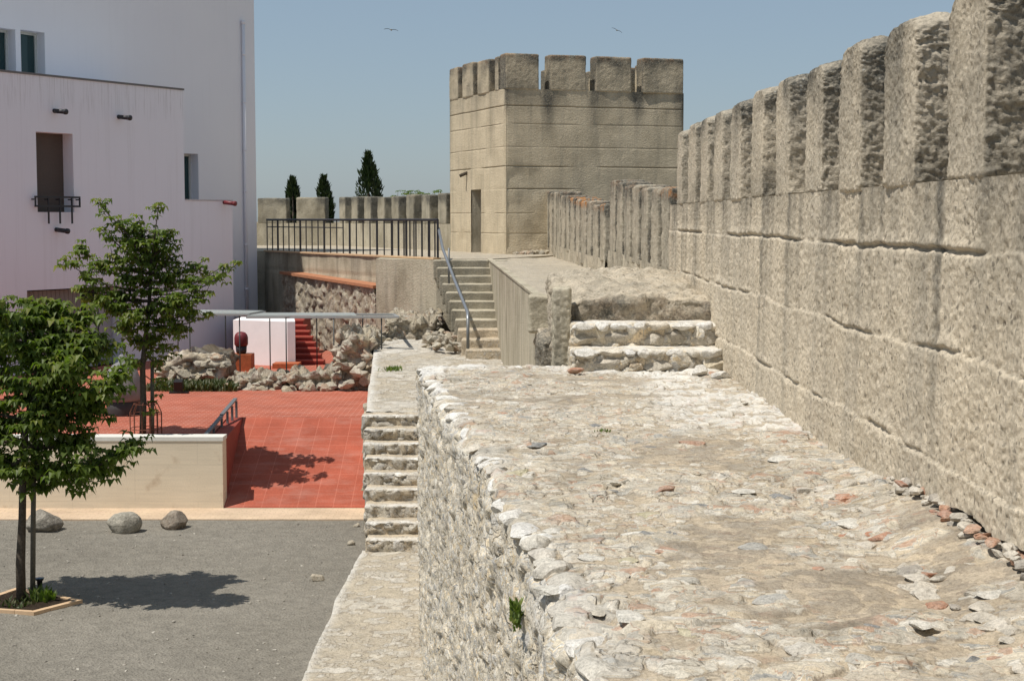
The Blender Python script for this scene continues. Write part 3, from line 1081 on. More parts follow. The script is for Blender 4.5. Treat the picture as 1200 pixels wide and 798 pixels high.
t = thing('rubble_mound', (1.4, 18, 0), 'rounded lime-concrete mound with a dark ragged front above the two steps', 'mound')
V, Q, N = dbox((1.84, 4.9, 1.02), .03, .08, 0., (1.42, 19.66, -.27), mound_disp)
V[:, 2] += (.17 * sst(17.2, 21., V[:, 1]) - .09 * np.abs(V[:, 0] - 1.5) ** 2) * sst(.3, .7, V[:, 2])
fr = sst(.3, .8, -N[:, 1]) * sst(-.6, .2, fbm(V * 2, 3, 99))
mk('mound_body', V, Q, M_wall, t, True, {'lichen': .52 * sst(.3, .8, -N[:, 1]) * sst(-.7, .1, fbm(V * 3, 3, 99)) + .24 + .30 * sst(-.4, .4, fbm(V * 5, 4, 100)), 'orange': .12 * sst(.3, .8, -N[:, 1])})  # front toned darker than the top through the lichen mask
V, Q, N = dbox((.19, .5, 2.5), .02, .02, 0., (.555, 17.1, -1.66), lambda P, N: .015 * fbm(P * 5, 3, 101) + .02 * fbm(P * np.array([14, 14, 3]), 3, 102) + .022 * fbm(P * 24, 3, 103))
mk('pillar', V, Q, M_conc, t, True, {'lichen': .35 * sst(.0, .5, fbm(V * np.array([6, 6, .8]), 3, 103)), 'orange': V[:, 0] * 0})
V, Q, N = dbox((.36, 3.2, 1.42), .04, .08, 0., (.52, 20.3, -1.3), mound_disp)
mk('hollow_side', V, Q, M_wall, t, True, {'lichen': .9 * sst(-.9, .1, fbm(V * 2.2, 3, 104)), 'orange': .7 * sst(0, .4, fbm(V * 1.5, 2, 105))})  # whole side toned dark through the lichen mask
V, Q, N = dbox((.34, .5, .52), .04, .05, 0., (.40, 21.5, .02), lambda P, N: .02 * fbm(P * 3, 3, 160) + .03 * fbm(P * np.array([2., 2., 9.]), 3, 161))
mk('masonry_end', V, Q, M_conc, t, True, {'lichen': V[:, 0] * 0 + .05, 'orange': V[:, 0] * 0})

t = thing('stone_steps', (1.45, 16.3, -.05), 'two low rubble steps with whitened edges at the end of the walkway', 'steps', None)
for (yf_, z0, z1, xa, xb) in ((16.08, -.06, .225, .62, 2.24), (16.68, .18, .465, .64, 2.24)):
    def dsp(P, N):
        f = np.clip(-N[:, 1], 0, 1)
        H, Mk, R = stone_field(P[:, 0], P[:, 2] + P[:, 1], 140, [(.30, .17, .8, .06), (.10, .08, .6, .03)])
        return f * (H - .01) + .02 * fbm(P * 3, 3, 106) + .010 * fbm(P * 15, 3, 107)
    V, Q, N = dbox((xb - xa, .9, z1 - z0), .02, .035, 0., ((xa + xb) / 2, yf_ + .45, z0), dsp)
    H, Mk, R = stone_field(V[:, 0], V[:, 2] + V[:, 1], 140, [(.30, .17, .8, .06), (.10, .08, .6, .03)])
    mk('step', V, Q, M_face, t, True, {'stone': Mk, 'rnd': R, 'white': .8 * sst(z1 - .05, z1 - .02, V[:, 2]) * sst(-.4, .3, fbm(V * 3, 3, 108))})
rk, rk2 = Rocks(), Rocks()
for yf_, z0, z1 in ((16.05, -.02, .235), (16.65, .22, .475)):
    x = .64
    while x < 2.22:
        s = random.uniform(.13, .30)
        rk.add((x + s / 2, yf_ + random.uniform(-.01, .05), z1 - .035), (s * 1.02, random.uniform(.14, .2), random.uniform(.08, .11)), sub=3, yaw=random.uniform(-.15, .15), tilt=.08, chip=(.6, .92))
        x += s * random.uniform(.92, 1.08)
    x = .63
    while x < 2.2:
        s = random.uniform(.16, .42)
        h_ = random.uniform(.13, .20)
        rk2.add((x + s / 2, yf_ + .03 + random.uniform(-.02, .03), z0 + .08 + random.uniform(-.01, .03)), (s * 1.06, .16, h_), sub=3, yaw=random.uniform(-.12, .12), tilt=.1, chip=(.55, .92))
        x += s * random.uniform(.95, 1.1)
rk.build_each('edge_stone', M_white_stone, t)
rk2.build_each('riser_stone', M_riser, t)

# loose stones at the foot of the wall
for px, py, Yv, s, lab in ((821, 443, 15.6, (.24, .20, .17), 'left of the two loose pale stones at the foot of the wall by the steps'),
                           (845, 447, 15.2, (.22, .16, .11), 'right and flatter of the two loose pale stones against the tall wall')):
    p = at(px, py, Yv)
    V, Fc = rock((min(p[0], 2.16), Yv, s[2] / 2 - .01), s, .4, 3, tilt=.15)
    o_ls = mk('loose_stone', V, Fc, M_white_stone, None, True, {'rnd': V[:, 0] * 0 + .1, 'stone': V[:, 0] * 0 + 1}, lab, 'stone', 'loose stones by the tall wall')
    sharp(o_ls)
p = gz(594, 437, 0.) + np.array([.37, 0, 0])
p = at(676, 435, 15.75)
V, Fc = rock((p[0], 15.75, .05), (.20, .12, .075), .3, 3, yaw=.3, tilt=.1)
mk('brick_fragment', V, Fc, M_brickbits, None, True, {'rnd': V[:, 0] * 0 + .03, 'stone': V[:, 0] * 0 + 1}, 'red brick fragment lying in front of the lower rubble step', 'brick')

# ------------------------------------------------------------------ ledge, lower stairs, landing
xs, ys = np.linspace(-2.2, 1.2, 86), np.linspace(8., 21.6, 230)
X, Y = np.meshgrid(xs, ys, indexing='ij')
P = np.stack([X.ravel(), Y.ravel(), X.ravel() * 0], 1)
e = P[:, 0] + 2.2
P[:, 0] += .05 * fbm(P * 1.5, 3, 110) * sst(.4, 0, e)
P[:, 2] = ZLED + .02 * fbm(P * 2, 4, 111) + .008 * fbm(P * 12, 3, 112) - .18 * sst(.035, 0, e)
H, Mk, R = stone_field(P[:, 0], P[:, 1], 150, [(.4, .3, .25, .018), (.14, .14, .3, .01)])
P[:, 2] += H
mk('ledge', P, grid(len(xs), len(ys)), M_landing, None, True, {'stone': Mk * .7, 'rnd': R, 'white': sst(.16, .03, e) * .6}, kind='structure')

st = thing('stone_staircase', (-1.6, 22, ZLED), 'flight of rough rubble steps climbing from the ledge beside the rampart', 'staircase')
N_ST = 9
Ys0, Ys1 = 21.5, 24.95
tr, rs = (Ys1 - Ys0) / N_ST, (ZLAND - ZLED) / N_ST
for i in range(N_ST):
    yf_ = Ys0 + tr * i
    z1 = ZLED + rs * (i + 1)
    xa = -2.09 - .33 * i / (N_ST - 1) + random.uniform(-.02, .02)
    xb = -.6
    def dsp(P, N):
        f = np.clip(-N[:, 1], 0, 1)
        H, Mk, R = stone_field(P[:, 0], P[:, 2] * .9, 160 + i, [(.17, .14, .95, .05)])
        return f * (H - .022) + .022 * fbm(P * 3, 3, 113) + .010 * fbm(P * 14, 3, 114)
    V, Q, N = dbox((xb - xa, tr + .25, rs + .22), .03, .03, 0., ((xa + xb) / 2, yf_ + (tr + .25) / 2, z1 - rs - .22), dsp)
    H, Mk, R = stone_field(V[:, 0], V[:, 2] * .9, 160 + i, [(.17, .14, .95, .05)])
    f = sst(.4, .8, -N[:, 1])
    mk('step', V, Q, M_stepface, st, True, {'stone': Mk * f, 'rnd': R, 'white': .9 * sst(.3, .8, N[:, 2]) * sst(-.9, .1, fbm(V * 4, 3, 115)) * sst(yf_ + .30, yf_ + .02, V[:, 1])})
rk = Rocks()
for i in range(N_ST):
    x = -2.05 - .33 * i / 8
    while x < -.95:
        s = random.uniform(.14, .32)
        rk.add((x + s / 2, Ys0 + tr * i + .06 + random.uniform(-.02, .03), ZLED + rs * (i + 1) - .028), (s, .14, .075), sub=2, yaw=random.uniform(-.3, .3), tilt=.1)
        x += s * random.uniform(1., 1.5)
rk.build_each('edge_stone', M_white_stone, st)

# landing
def land_z(y):
    return np.interp(y, [24.9, 32.5, 36], [ZLAND, -1.29, -1.2])


xs, ys = np.linspace(0, 1, 60), np.linspace(24.93, 36., 190)
U, Y = np.meshgrid(xs, ys, indexing='ij')
xl = -2.43 - .075 * (Y - 24.9)
xr = .55 + 0 * Y
Pn = np.stack([Y.ravel() * 1.3, Y.ravel() * 0, Y.ravel() * 0], 1)
xl = xl + (.05 * fbm(Pn, 3, 116)).reshape(xl.shape)
X = xl + (xr - xl) * U
P = np.stack([X.ravel(), Y.ravel(), X.ravel() * 0], 1)
H, Mk, R = stone_field(P[:, 0], P[:, 1], 170, [(.45, .4, .35, .025), (.2, .18, .35, .016)])
P[:, 2] = land_z(P[:, 1]) + H + .03 * fbm(P, 3, 117) + .012 * fbm(P * 6, 3, 118)
e = (X - xl).ravel()
P[:, 2] -= .6 * sst(.04, 0, e)
mk('landing', P, grid(len(xs), len(ys)), M_landing, None, True, {'stone': Mk * .7, 'rnd': R, 'white': np.clip(sst(.22, .06, e) + .55 * sst(26.3, 25.3, P[:, 1]) * sst(-.3, .3, fbm(P * 2, 3, 119)) + .5 * sst(32., 34., P[:, 1]), 0, 1) * .8}, kind='structure')
MB().prism([(-2.40, 24.97), (-2.95, 32.5), (-2.95, 36), (.5, 36), (.5, 16.8), (-.85, 16.8), (-.85, 24.97)], ZLED - .2, -1.63).build('landing_core', M_face, kind='structure')
# stone flank between paving and landing
rk = Rocks()
for i in range(70):
    y = random.uniform(25, 33.)
    rk.add((-2.30 - .075 * (y - 24.9) + random.uniform(.0, .05), y, random.uniform(-3.1, -1.75)), (.24, .4, .25), sub=2)
rk.build('landing_flank', M_ruin, kind='structure')

# ------------------------------------------------------------------ upper stairs to the tower terrace
st = thing('stone_staircase', (-1, 33, -1.3), 'grey concrete flight with steel handrail climbing to the tower terrace', 'staircase')
NU = 11
Yu0, Yu1, zu0 = 32., 38.65, -1.30
tr, rs = (Yu1 - Yu0) / NU, (ZTER - .015 - zu0) / NU
for i in range(NU):
    f = i / (NU - 1)
    yf_ = Yu0 + tr * i
    sxl = slope(545 - 37 * f ** .9, 360)[0]
    xa = sxl * yf_ + random.uniform(-.01, .01)
    xb = .20 - .022 * i * tr * 2.4
    z1 = zu0 + rs * (i + 1)
    V, Q, N = dbox((xb - xa, tr + .2, rs + .3), (.1, .06, .03), .02, 0., ((xa + xb) / 2, yf_ + tr / 2 + .1, z1 - rs - .3), lambda P, N: .012 * fbm(P * 5, 3, 120) + (.02 * fbm(P * 6, 3, 121) if i < 4 else 0))
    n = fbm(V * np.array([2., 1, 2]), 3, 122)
    m = M_conc if i >= 3 else M_landing
    mk('step', V, Q, M_conc if i > 2 else M_stepface, st, True, {'lichen': (.62 if i >= 3 else .25) * sst(.4, .8, -N[:, 1]) * (.6 + .4 * sst(-.4, .3, n)), 'orange': V[:, 0] * 0})  # risers toned darker than the treads through the lichen mask

# handrail of that flight
t = thing('handrail', (-1.2, 34, -1.3), 'slanting galvanised handrail on the stairs up to the tower', 'handrail')
pts = [at(514, 268, 38.9), at(519, 292, 37.6), at(533, 329, 35.2), at(548, 366, 32.8)]
b = at(549, 417, 32.25)
pts.append(np.array([pts[-1][0] + .02, 32.3, pts[-1][2] - .12]))
MB().tube(pts, .036, 8).build('rail', M_steel, t, True)
MB().tube([(pts[-1][0], 32.3, pts[-1][2] + .02), (pts[-1][0], 32.3, -1.12)], .034, 8).build('post', M_bar, t, True)
q = at(525, 303, 36.6)
MB().tube([(q[0] + .02, 36.6, .02), (q[0] + .02, 36.6, q[2] + .25)], .026, 8).build('post', M_bar, t, True)

# ------------------------------------------------------------------ terrace, its concrete wall, railing
TA, TB = np.array([at(510, 304, 39.0)[0], 38.75]), np.array([-7.75, 48.2])
tt_ = thing('retaining_wall', (-4, 43, ZT), 'grey streaked concrete wall below the black railing of the tower terrace', 'wall')
ter = [tuple(TA), (TB[0], TB[1]), (-14., 48.4), (-14., 62), (3, 62), (3, 47), (-.58, 38.62)]
dd = (TB - TA) / np.hypot(*(TB - TA))
nn = np.array([dd[1], -dd[0]]) * -1.0      # towards the camera side
if nn[1] > 0:
    nn = -nn
L = np.hypot(*(TB - TA))
nu, nv = 160, 50
U, W = np.meshgrid(np.linspace(0, L, nu), np.linspace(-2.2, ZTER - .01, nv), indexing='ij')
P = np.stack([TA[0] + dd[0] * U.ravel(), TA[1] + dd[1] * U.ravel(), W.ravel()], 1)
Dp = .02 * fbm(P * 1.5, 3, 123) - .015 * (np.abs(W.ravel() - .05) < .03)
P[:, 0] += nn[0] * Dp
P[:, 1] += nn[1] * Dp
li = .45 * sst(.0, .5, fbm(P * np.array([3, 3, .35]), 4, 124)) + .35 * sst(.25, .6, P[:, 2]) * sst(-.3, .4, fbm(P * 2, 3, 125))
mk('wall_face', P, grid(nu, nv)[:, ::-1], M_conc, tt_, True, {'lichen': li, 'orange': li * 0})
bx = [at(440.5, 320, 39.9)[0], at(511, 320, 38.55)[0], at(546, 320, 38.35)[0]]
MB().prism([(bx[0], 39.9), (bx[1], 38.55), (bx[2], 38.35), (bx[2], 39.1), (bx[0], 41.9)], ZT, [ZTER - .025] * 5).build('wall_block', M_conc, tt_)
ti = [(TA[0] + .1, TA[1] + .12), (TB[0] + .05, TB[1] + .12), (-14., 48.5), (-14., 62), (3, 62), (3, 47), (-.58, 38.75)]
MB().prism(ti, ZT - .3, ZTER - .02).build('wall_core', M_conc, tt_)
MB().prism([(TA[0] + dd[0] * .0 + nn[0] * .04, TA[1] + nn[1] * .04), (TB[0] + nn[0] * .04, TB[1] + nn[1] * .04), (TB[0] - nn[0] * .18, TB[1] - nn[1] * .18), (TA[0] - nn[0] * .18, TA[1] - nn[1] * .18)], ZTER - .012, ZTER + .035).build('brick_edging', M_tan, tt_)
g = MB()
g.prism(ti, ZTER - .015, ZTER)
g.build('terrace', M_landing, kind='structure')

t = thing('railing', (TA[0], TA[1], ZTER), 'black iron railing with upright bars along the terrace edge below the tower', 'railing')
TR = .98
o_ = np.array([*TA, 0.]) - np.array([nn[0], nn[1], 0.]) * .09
d3 = np.array([dd[0], dd[1], 0.])
MB().tube([o_ + (0, 0, ZTER + TR), o_ + d3 * L + (0, 0, ZTER + TR)], .035, 8).build('top_rail', M_iron, t)
MB().tube([o_ + d3 * L * .5 + (0, 0, ZTER + TR - .22), o_ + d3 * L + (0, 0, ZTER + TR - .22)], .016, 6).build('lower_rail', M_iron, t)
nb = 27
for i in range(nb):
    p = o_ + d3 * (L * i / (nb - 1))
    r = .030 if i % 4 == 0 else .018
    MB().tube([p + (0, 0, ZTER + .03), p + (0, 0, ZTER + TR)], r, 6).build('baluster' if i % 4 else 'post', M_iron, t)
# second stretch, returning behind the stair head
p0 = o_ + d3 * 2.9 + np.array([.1, .5, 0])
t = thing('railing', (p0[0], p0[1], ZTER), 'short inner length of black railing behind the stair head', 'railing')
e0, e1 = np.array([p0[0] + .0, p0[1] + .6, 0]), np.array([TA[0] - .02, TA[1] + .55, 0])
MB().tube([e0 + (0, 0, ZTER + TR), e1 + (0, 0, ZTER + TR)], .03, 8).build('top_rail', M_iron, t)
for i in range(8):
    p = e0 + (e1 - e0) * i / 7
    MB().tube([p + (0, 0, ZTER), p + (0, 0, ZTER + TR)], .02, 6).build('baluster', M_iron, t)

# rubble wall with terracotta coping in front of the concrete wall
pA, pB = np.array([at(442, 340, 40.6)[0], 40.6]), np.array([at(332, 325, 46.)[0], 46.])
t = thing('rubble_wall', (pA[0], pA[1], ZT), 'rough stone wall with a terracotta coping strip beneath the concrete terrace wall', 'wall')
dr = (pB - pA)
Lr = np.hypot(*dr)
dr = dr / Lr
nr = np.array([-dr[1], dr[0]])
if nr[1] > 0:
    nr = -nr
za, zb_ = -.22, -.03
nu, nv = 150, 60
U, W = np.meshgrid(np.linspace(0, 1, nu), np.linspace(0, 1, nv), indexing='ij')
zt_ = za + (zb_ - za) * U
Zz = ZT - .1 + (zt_ - ZT + .1) * W
P = np.stack([pA[0] + dr[0] * Lr * U.ravel(), pA[1] + dr[1] * Lr * U.ravel(), Zz.ravel()], 1)
H, Mk, R = stone_field(U.ravel() * Lr, P[:, 2] * .6, 180, [(.22, .2, .8, .07), (.1, .1, .7, .03)])
Dp = H + .06 * fbm(P * 2.2, 4, 126)
P[:, 0] += nr[0] * Dp
P[:, 1] += nr[1] * Dp
mk('wall_face', P, grid(nu, nv)[:, ::-1], M_ruin, t, True, {'stone': Mk, 'rnd': R, 'white': R * 0})
a3, b3 = np.array([*pA, za]), np.array([*pB, zb_])
n3 = np.array([nr[0], nr[1], 0])
MB().obox(a3 + n3 * .12, b3 - a3, -n3 * .55, (0, 0, .075)).build('coping', M_orange, t)
MB().obox(np.array([*pA, ZT - .1]) - n3 * .05, np.array([*(pB - pA), 0]), -n3 * .4, (0, 0, za - ZT)).build('wall_core', M_ruin, t)

# ------------------------------------------------------------------ tower
YT = 44.
tc = np.array([at(592, 300, YT)[0], YT])
uR, uL = np.array([.952, .306]), np.array([-.367, .93])


def solve_len(px, d):
    k = slope(px, 200)[0]
    return (k * tc[1] - tc[0]) / (d[0] - k * d[1])


LR, LL = solve_len(801, uR), solve_len(527, uL)
zY = lambda y: EYE + (257 - y) / F * YT
Z0, ZM, ZTOP = .45, at(592, 104, YT)[2], at(592, 62, YT)[2]
JT = [at(592, y, YT)[2] for y in (124, 145, 172, 195, 221.5, 250, 274)]
tow = thing('tower', (tc[0], tc[1], Z0), 'square crenellated stone tower with a narrow doorway at the end of the wall', 'tower')


def tower_face(name, o, d, L, out, hole=None, sd=0):
    nu = int(L / .05)
    us = np.linspace(0, L, nu)
    vs = np.unique(np.concatenate([np.linspace(Z0 - .1, ZM, 118)] + [zj + np.array([-.05, -.03, -.018, -.008, 0, .008, .018, .03, .05]) for zj in JT]))
    if hole:
        us = np.unique(np.concatenate([us[(us < hole[0] - .02) | (us > hole[1] + .02)], [hole[0], hole[1], (hole[0] + hole[1]) / 2]]))
        vs = np.unique(np.concatenate([vs[np.abs(vs - hole[2]) > .03], [hole[2]]]))
    U, W = np.meshgrid(us, vs, indexing='ij')
    U, W = U.ravel(), W.ravel()
    P = np.stack([o[0] + d[0] * U, o[1] + d[1] * U, W], 1)
    ero = sst(.15, .5, fbm(P * .55, 3, 130 + sd))
    crack = U * 0
    Dp = .012 * fbm(P * 2, 3, 131) - .03 * ero * (.5 + .5 * fbm(P * np.array([2, 2, 5]), 4, 132)) - ero * .02
    for j, zj in enumerate(JT):
        zc = zj + .008 * fbm(np.stack([U * 1.1, U * 0 + j, U * 0], 1), 3, 139)
        jk = np.exp(-((W - zc) / .013) ** 2) * (1. if j in (0, 3, 4) else .4) * sst(.25, .5, vn(np.stack([U * .8, U * 0 + j * 5, U * 0], 1), 133) + .15)
        Dp -= .035 * jk
        crack = np.maximum(crack, jk)
    edge = np.minimum(U, L - U)
    Dp *= sst(0, .1, edge)
    Dp -= .03 * sst(.06, 0, edge)
    P[:, 0] += out[0] * Dp
    P[:, 1] += out[1] * Dp
    # dark runs below the gaps, general grime at the top
    ph = (U / (L / 4.)) % 1.
    gp = np.exp(-((ph - .96 + (ph < .4) * -1. * 0) / .13) ** 2) + np.exp(-((ph + .04) / .13) ** 2)
    li = .9 * gp * sst(ZM - .7 - 2.0 * vn(np.stack([np.floor(U / (L / 4) + .5) * 3.7, U * 0, U * 0], 1), 134), ZM - .25, W) * sst(-.9, .2, fbm(P * np.array([3, 3, .5]), 3, 135)) * (0.35 if hole else 1.)
    li += .62 * sst(ZM - .75, ZM, W) * sst(-.5, .4, fbm(P * 1.5, 3, 136)) * (.5 if hole else 1.) + .14 * sst(.1, .6, fbm(P * np.array([2, 2, .4]), 3, 137)) * (.4 if hole else 1.)
    li = np.maximum(li, .6 * crack)
    q = grid(len(us), len(vs))
    if np.cross(np.array([*d, 0.]), [0, 0, 1.])[:2] @ out < 0:
        q = q[:, ::-1]
    if hole:
        c = q.mean(1) * 0
        cu, cw = U[q].mean(1), W[q].mean(1)
        q = q[~((cu > hole[0]) & (cu < hole[1]) & (cw < hole[2]))]
    return mk(name, P, q, M_tower, tow, True, {'lichen': np.clip(li, 0, 1), 'orange': sst(Z0 + .9, Z0, W) * 0})


du0, du1 = solve_len(563.5, uL), solve_len(552, uL)
DTOP = at(557, 222.5, YT + 2.4)[2]
tower_face('wall_face', tc, uR, LR, -uL)
tower_face('wall_face', tc, uL, LL, -uR, (du0, du1, DTOP), 5)
bk = tc + uR * LR
tower_face('wall_face', bk, uL, LL, uR, None, 9)
tower_face('wall_face', tc + uL * LL, uR, LR, uL, None, 13)
# doorway recess: jambs, lintel and a dark panel standing for the unlit inside
g = MB()
o = tc + uL * du0
g.obox([*(o + uR * .05), Z0], [*(uL * (du1 - du0)), 0], [*(uR * .05), 0], (0, 0, .02))
w3 = np.array([*(uL * (du1 - du0)), 0])
i3 = np.array([*(uR * .40), 0])
o3 = np.array([*(o + uR * .03), Z0 - .05])
H3 = np.array([0, 0, DTOP - Z0 + .05])
V = [o3, o3 + i3, o3 + i3 + H3, o3 + H3, o3 + w3, o3 + w3 + i3, o3 + w3 + i3 + H3, o3 + w3 + H3]
g = MB()
g.add(V, [[0, 1, 2, 3], [4, 7, 6, 5], [3, 2, 6, 7]])
g.build('door_jamb', M_conc, tow)
MB().obox(o3 + i3 - np.array([*(uL * .03), 0]), w3 + np.array([*(uL * .06), 0]), [*(uR * .05), 0], H3).build('door', plain('dark_doorway_panel', (.075, .06, .05), .8), tow)
# roof deck
rp = [tc, tc + uR * LR, tc + uR * LR + uL * LL, tc + uL * LL]
cc = sum(rp) / 4
MB().prism([tuple(cc + (p - cc) * .975) for p in rp], ZM - .5, ZM - .03).build('roof_deck', M_tower, tow)
sp = at(547, 203, YT + 3.4)
pq = tc + uL * solve_len(547, uL)
MB().tube([[*(pq + uR * .1), sp[2] + .03], [*(pq - uR * .22), sp[2] - .10]], .05, 8).build('waterspout', M_bark, tow, True)
# merlons: measured on the near face, even on the others


def tower_merlons(o, d, inn, spans, z1f):
    yaw = math.atan2(-d[0], d[1])
    for a, b in spans:
        c = o + d * (a + b) / 2 + inn * .24
        m = merlon('merlon', tow, c[0], c[1], yaw, b - a, .52, ZM - .03, z1f + random.uniform(-.03, .03), .035, M_tower, 1.3, .45)


SR = [(0., 632), (644.6, 687), (698, 740), (753, 801)]
tower_merlons(tc, uR, uL, [(.01 if i == 0 else solve_len(a, uR), solve_len(b, uR) - (.01 if i == 3 else 0)) for i, (a, b) in enumerate(SR)], ZTOP)
SL = [(.56, LL * .27), (LL * .36, LL * .55), (LL * .63, LL * .80), (LL * .87, LL - .01)]
tower_merlons(tc, uL, uR, [(.5, LL * .17), (LL * .27, LL * .47), (LL * .55, LL * .75), (LL * .83, LL - .01)], ZTOP - .03)
tower_merlons(bk, uL, -uR, [(.52, LL * .17 + .2), (LL * .30, LL * .48), (LL * .58, LL * .76), (LL * .86, LL - .01)], ZTOP - .03)
tower_merlons(tc + uL * LL, uR, -uL, [(.53, LR * .2), (LR * .28, LR * .46), (LR * .54, LR * .72), (LR * .8, LR - .53)], ZTOP - .03)
# ragged stones at the tower's foot where the battlement meets it
rk = Rocks()
for i in range(26):
    f = random.random()
    q = tc + uR * (.15 + 1.3 * f) - uL * random.uniform(.05, .35)
    rk.add((q[0], q[1], .60 + random.uniform(0, .1) * f), (.22, .2, .16), sub=2)
rk.build('footing_stone', M_ruin, tow)

# ------------------------------------------------------------------ battlement beyond the terrace (left of the tower)
t = thing('battlement_wall', (-5, 56, ZTER), 'background wall with rounded merlons between the white building and the tower', 'wall')
PA = tc + uL * (LL - .1)
k = slope(394, 240)[0]
PB = np.array([k * 58.6, 58.6])
PC = np.array([-13.5, 59.4])


def back_run(A, B, spans):
    d = (B - A)
    L = np.hypot(*d)
    d = d / L
    back = np.array([d[1], -d[0]])
    if back[1] < 0:
        back = -back
    yaw = math.atan2(-d[0], d[1])
    MB().prism([tuple(A), tuple(B), tuple(B + back * .6), tuple(A + back * .6)], ZTER - .4, 1.45).build('wall_body', M_conc, t)
    for a, b in spans(L):
        c = A + d * (a + b) / 2 + back * .27
        merlon('merlon', t, c[0], c[1], yaw, b - a, .54, 1.43, 2.40 + random.uniform(-.03, .03), .06, M_conc, 1.0, .2, amp=1.5)


back_run(PA, PB, lambda L: [(L * (i / 8 + .035), L * (i / 8 + .098)) for i in range(8)])


def px_span(A, B, prs):
    d = (B - A) / np.hypot(*(B - A))
    out = []
    for a, b in prs:
        r = []
        for p in (a, b):
            k = slope(p, 240)[0]
            r.append((k * A[1] - A[0]) / (d[0] - k * d[1]))
        out.append((min(r), max(r)))
    return out


back_run(PB, PC, lambda L: px_span(PB, PC, [(392.5, 372 + 10 + 11), (347, 381.5), (301.5, 336), (257, 291), (212, 246)][1:]))

# ------------------------------------------------------------------ white building
dF, nF = np.array([.515, .857]), np.array([.857, -.515])
A0 = np.array([-7.8, 43.])


def fp(t_, z, off=0.):
    """point on the front plane: t along, off out of the wall"""
    p = A0 + dF * t_ + nF * off
    return np.array([p[0], p[1], z])


def t_at(px, off=0.):
    k = slope(px, 200)[0]
    a = A0 + nF * off
    return (k * a[1] - a[0]) / (dF[0] - k * dF[1])


bld = thing('white_building', (A0[0] - 4, A0[1], ZT), 'white rendered building with stepped blocks and deep window openings at left', 'building')


def wall_with_holes(name, t0, t1, z0, z1, off, holes, depth, parent, m):
    """front wall plane with rectangular openings and their reveals"""
    tb = sorted({t0, t1, *[h[0] for h in holes], *[h[1] for h in holes]})
    zbk = sorted({z0, z1, *[h[2] for h in holes], *[h[3] for h in holes]})
    g = MB()
    for i in range(len(tb) - 1):
        for j in range(len(zbk) - 1):
            tm, zm = (tb[i] + tb[i + 1]) / 2, (zbk[j] + zbk[j + 1]) / 2
            if any(h[0] < tm < h[1] and h[2] < zm < h[3] for h in holes):
                continue
            g.add([fp(tb[i], zbk[j], off), fp(tb[i + 1], zbk[j], off), fp(tb[i + 1], zbk[j + 1], off), fp(tb[i], zbk[j + 1], off)], [[0, 1, 2, 3]])
    for h in holes:
        a, b, c, d = h
        o, i_ = off, off - depth
        g.add([fp(a, c, o), fp(b, c, o), fp(b, d, o), fp(a, d, o), fp(a, c, i_), fp(b, c, i_), fp(b, d, i_), fp(a, d, i_)],
              [[0, 1, 5, 4], [1, 2, 6, 5], [2, 3, 7, 6], [3, 0, 4, 7]])
    return g


def window(t0, t1, z0, z1, off, pane_m, frame_w=.06, mull=0, split=True):
    g = MB()
    e3 = np.array([*dF, 0.])
    n3_ = np.array([*nF, 0.])
    fw = frame_w
    for (a, b, c, d) in ((t0, t0 + fw, z0, z1), (t1 - fw, t1, z0, z1), (t0 + fw, t1 - fw, z0, z0 + fw), (t0 + fw, t1 - fw, z1 - fw, z1)) + tuple(
            ((t0 + t1) / 2 - .03 + 0 * k_, (t0 + t1) / 2 + .03, z0 + fw, z1 - fw) for k_ in range(mull)):
        g.obox(fp(a, c, off), e3 * (b - a), n3_ * .07, (0, 0, d - c))
    w = g.build('window', M_frame, bld)
    MB().obox(fp(t0 + fw * .5, z0 + fw * .5, off - .03), e3 * (t1 - t0 - fw), n3_ * .06, (0, 0, z1 - z0 - fw)).build('pane', pane_m, w)
    return w


ZB1 = at(216, 106, 41.3)[2]
ZB2 = 2.10
tS = t_at(216)
w1 = (t_at(43), t_at(86) , 1.77, at(60, 155, 37.2)[2])
w2 = (t_at(28), t_at(140), ZT, -.10)
front = wall_with_holes('w', -17., tS, ZT - .1, ZB1, 0., [w1, w2], .42, bld, M_paint)
# end wall above the lower block, roof, back
R3 = lambda t_, z, o=0.: fp(t_, z, o)
front.add([R3(tS, ZB2 - .3), R3(tS, ZB2 - .3, -5), R3(tS, ZB1, -5), R3(tS, ZB1)], [[0, 1, 2, 3]])
front.add([R3(-17, ZB1), R3(tS, ZB1), R3(tS, ZB1, -5), R3(-17, ZB1, -5)], [[0, 1, 2, 3]])
front.build('wall', M_paint, bld)
low = MB()
low.add([R3(tS, ZT - .1, -.004), R3(0, ZT - .1, -.004), R3(0, ZB2, -.004), R3(tS, ZB2, -.004), R3(0, ZT - .1, -4.8), R3(0, ZB2, -4.8), R3(tS, ZB2, -4.8), R3(tS, ZT - .1, -4.8)],
        [[0, 1, 2, 3], [1, 4, 5, 2], [3, 2, 5, 6]])
low.build('wall', M_paint, bld)
OFF = -2.5
tE = t_at(300, OFF)
ZTALL = 11.2
u1 = (t_at(28, OFF), t_at(56, OFF), 5.0, at(40, 34, 39.7)[2])
u0 = (t_at(2, OFF), t_at(22, OFF), 5.0, at(15, 31, 39)[2])
u2 = (t_at(209, OFF), t_at(232.5, OFF), 1.95, at(224, 180, 45)[2])
tall = wall_with_holes('w', -17., tE, ZT - .1, ZTALL, OFF, [u0, u1, u2], .38, bld, M_paint)
tall.add([R3(tE, ZT - .1, OFF), R3(tE, ZT - .1, OFF - 7), R3(tE, ZTALL, OFF - 7), R3(tE, ZTALL, OFF)], [[0, 1, 2, 3]])
tall.add([R3(-17, ZTALL, OFF), R3(tE, ZTALL, OFF), R3(tE, ZTALL, OFF - 7), R3(-17, ZTALL, OFF - 7)], [[0, 1, 2, 3]])
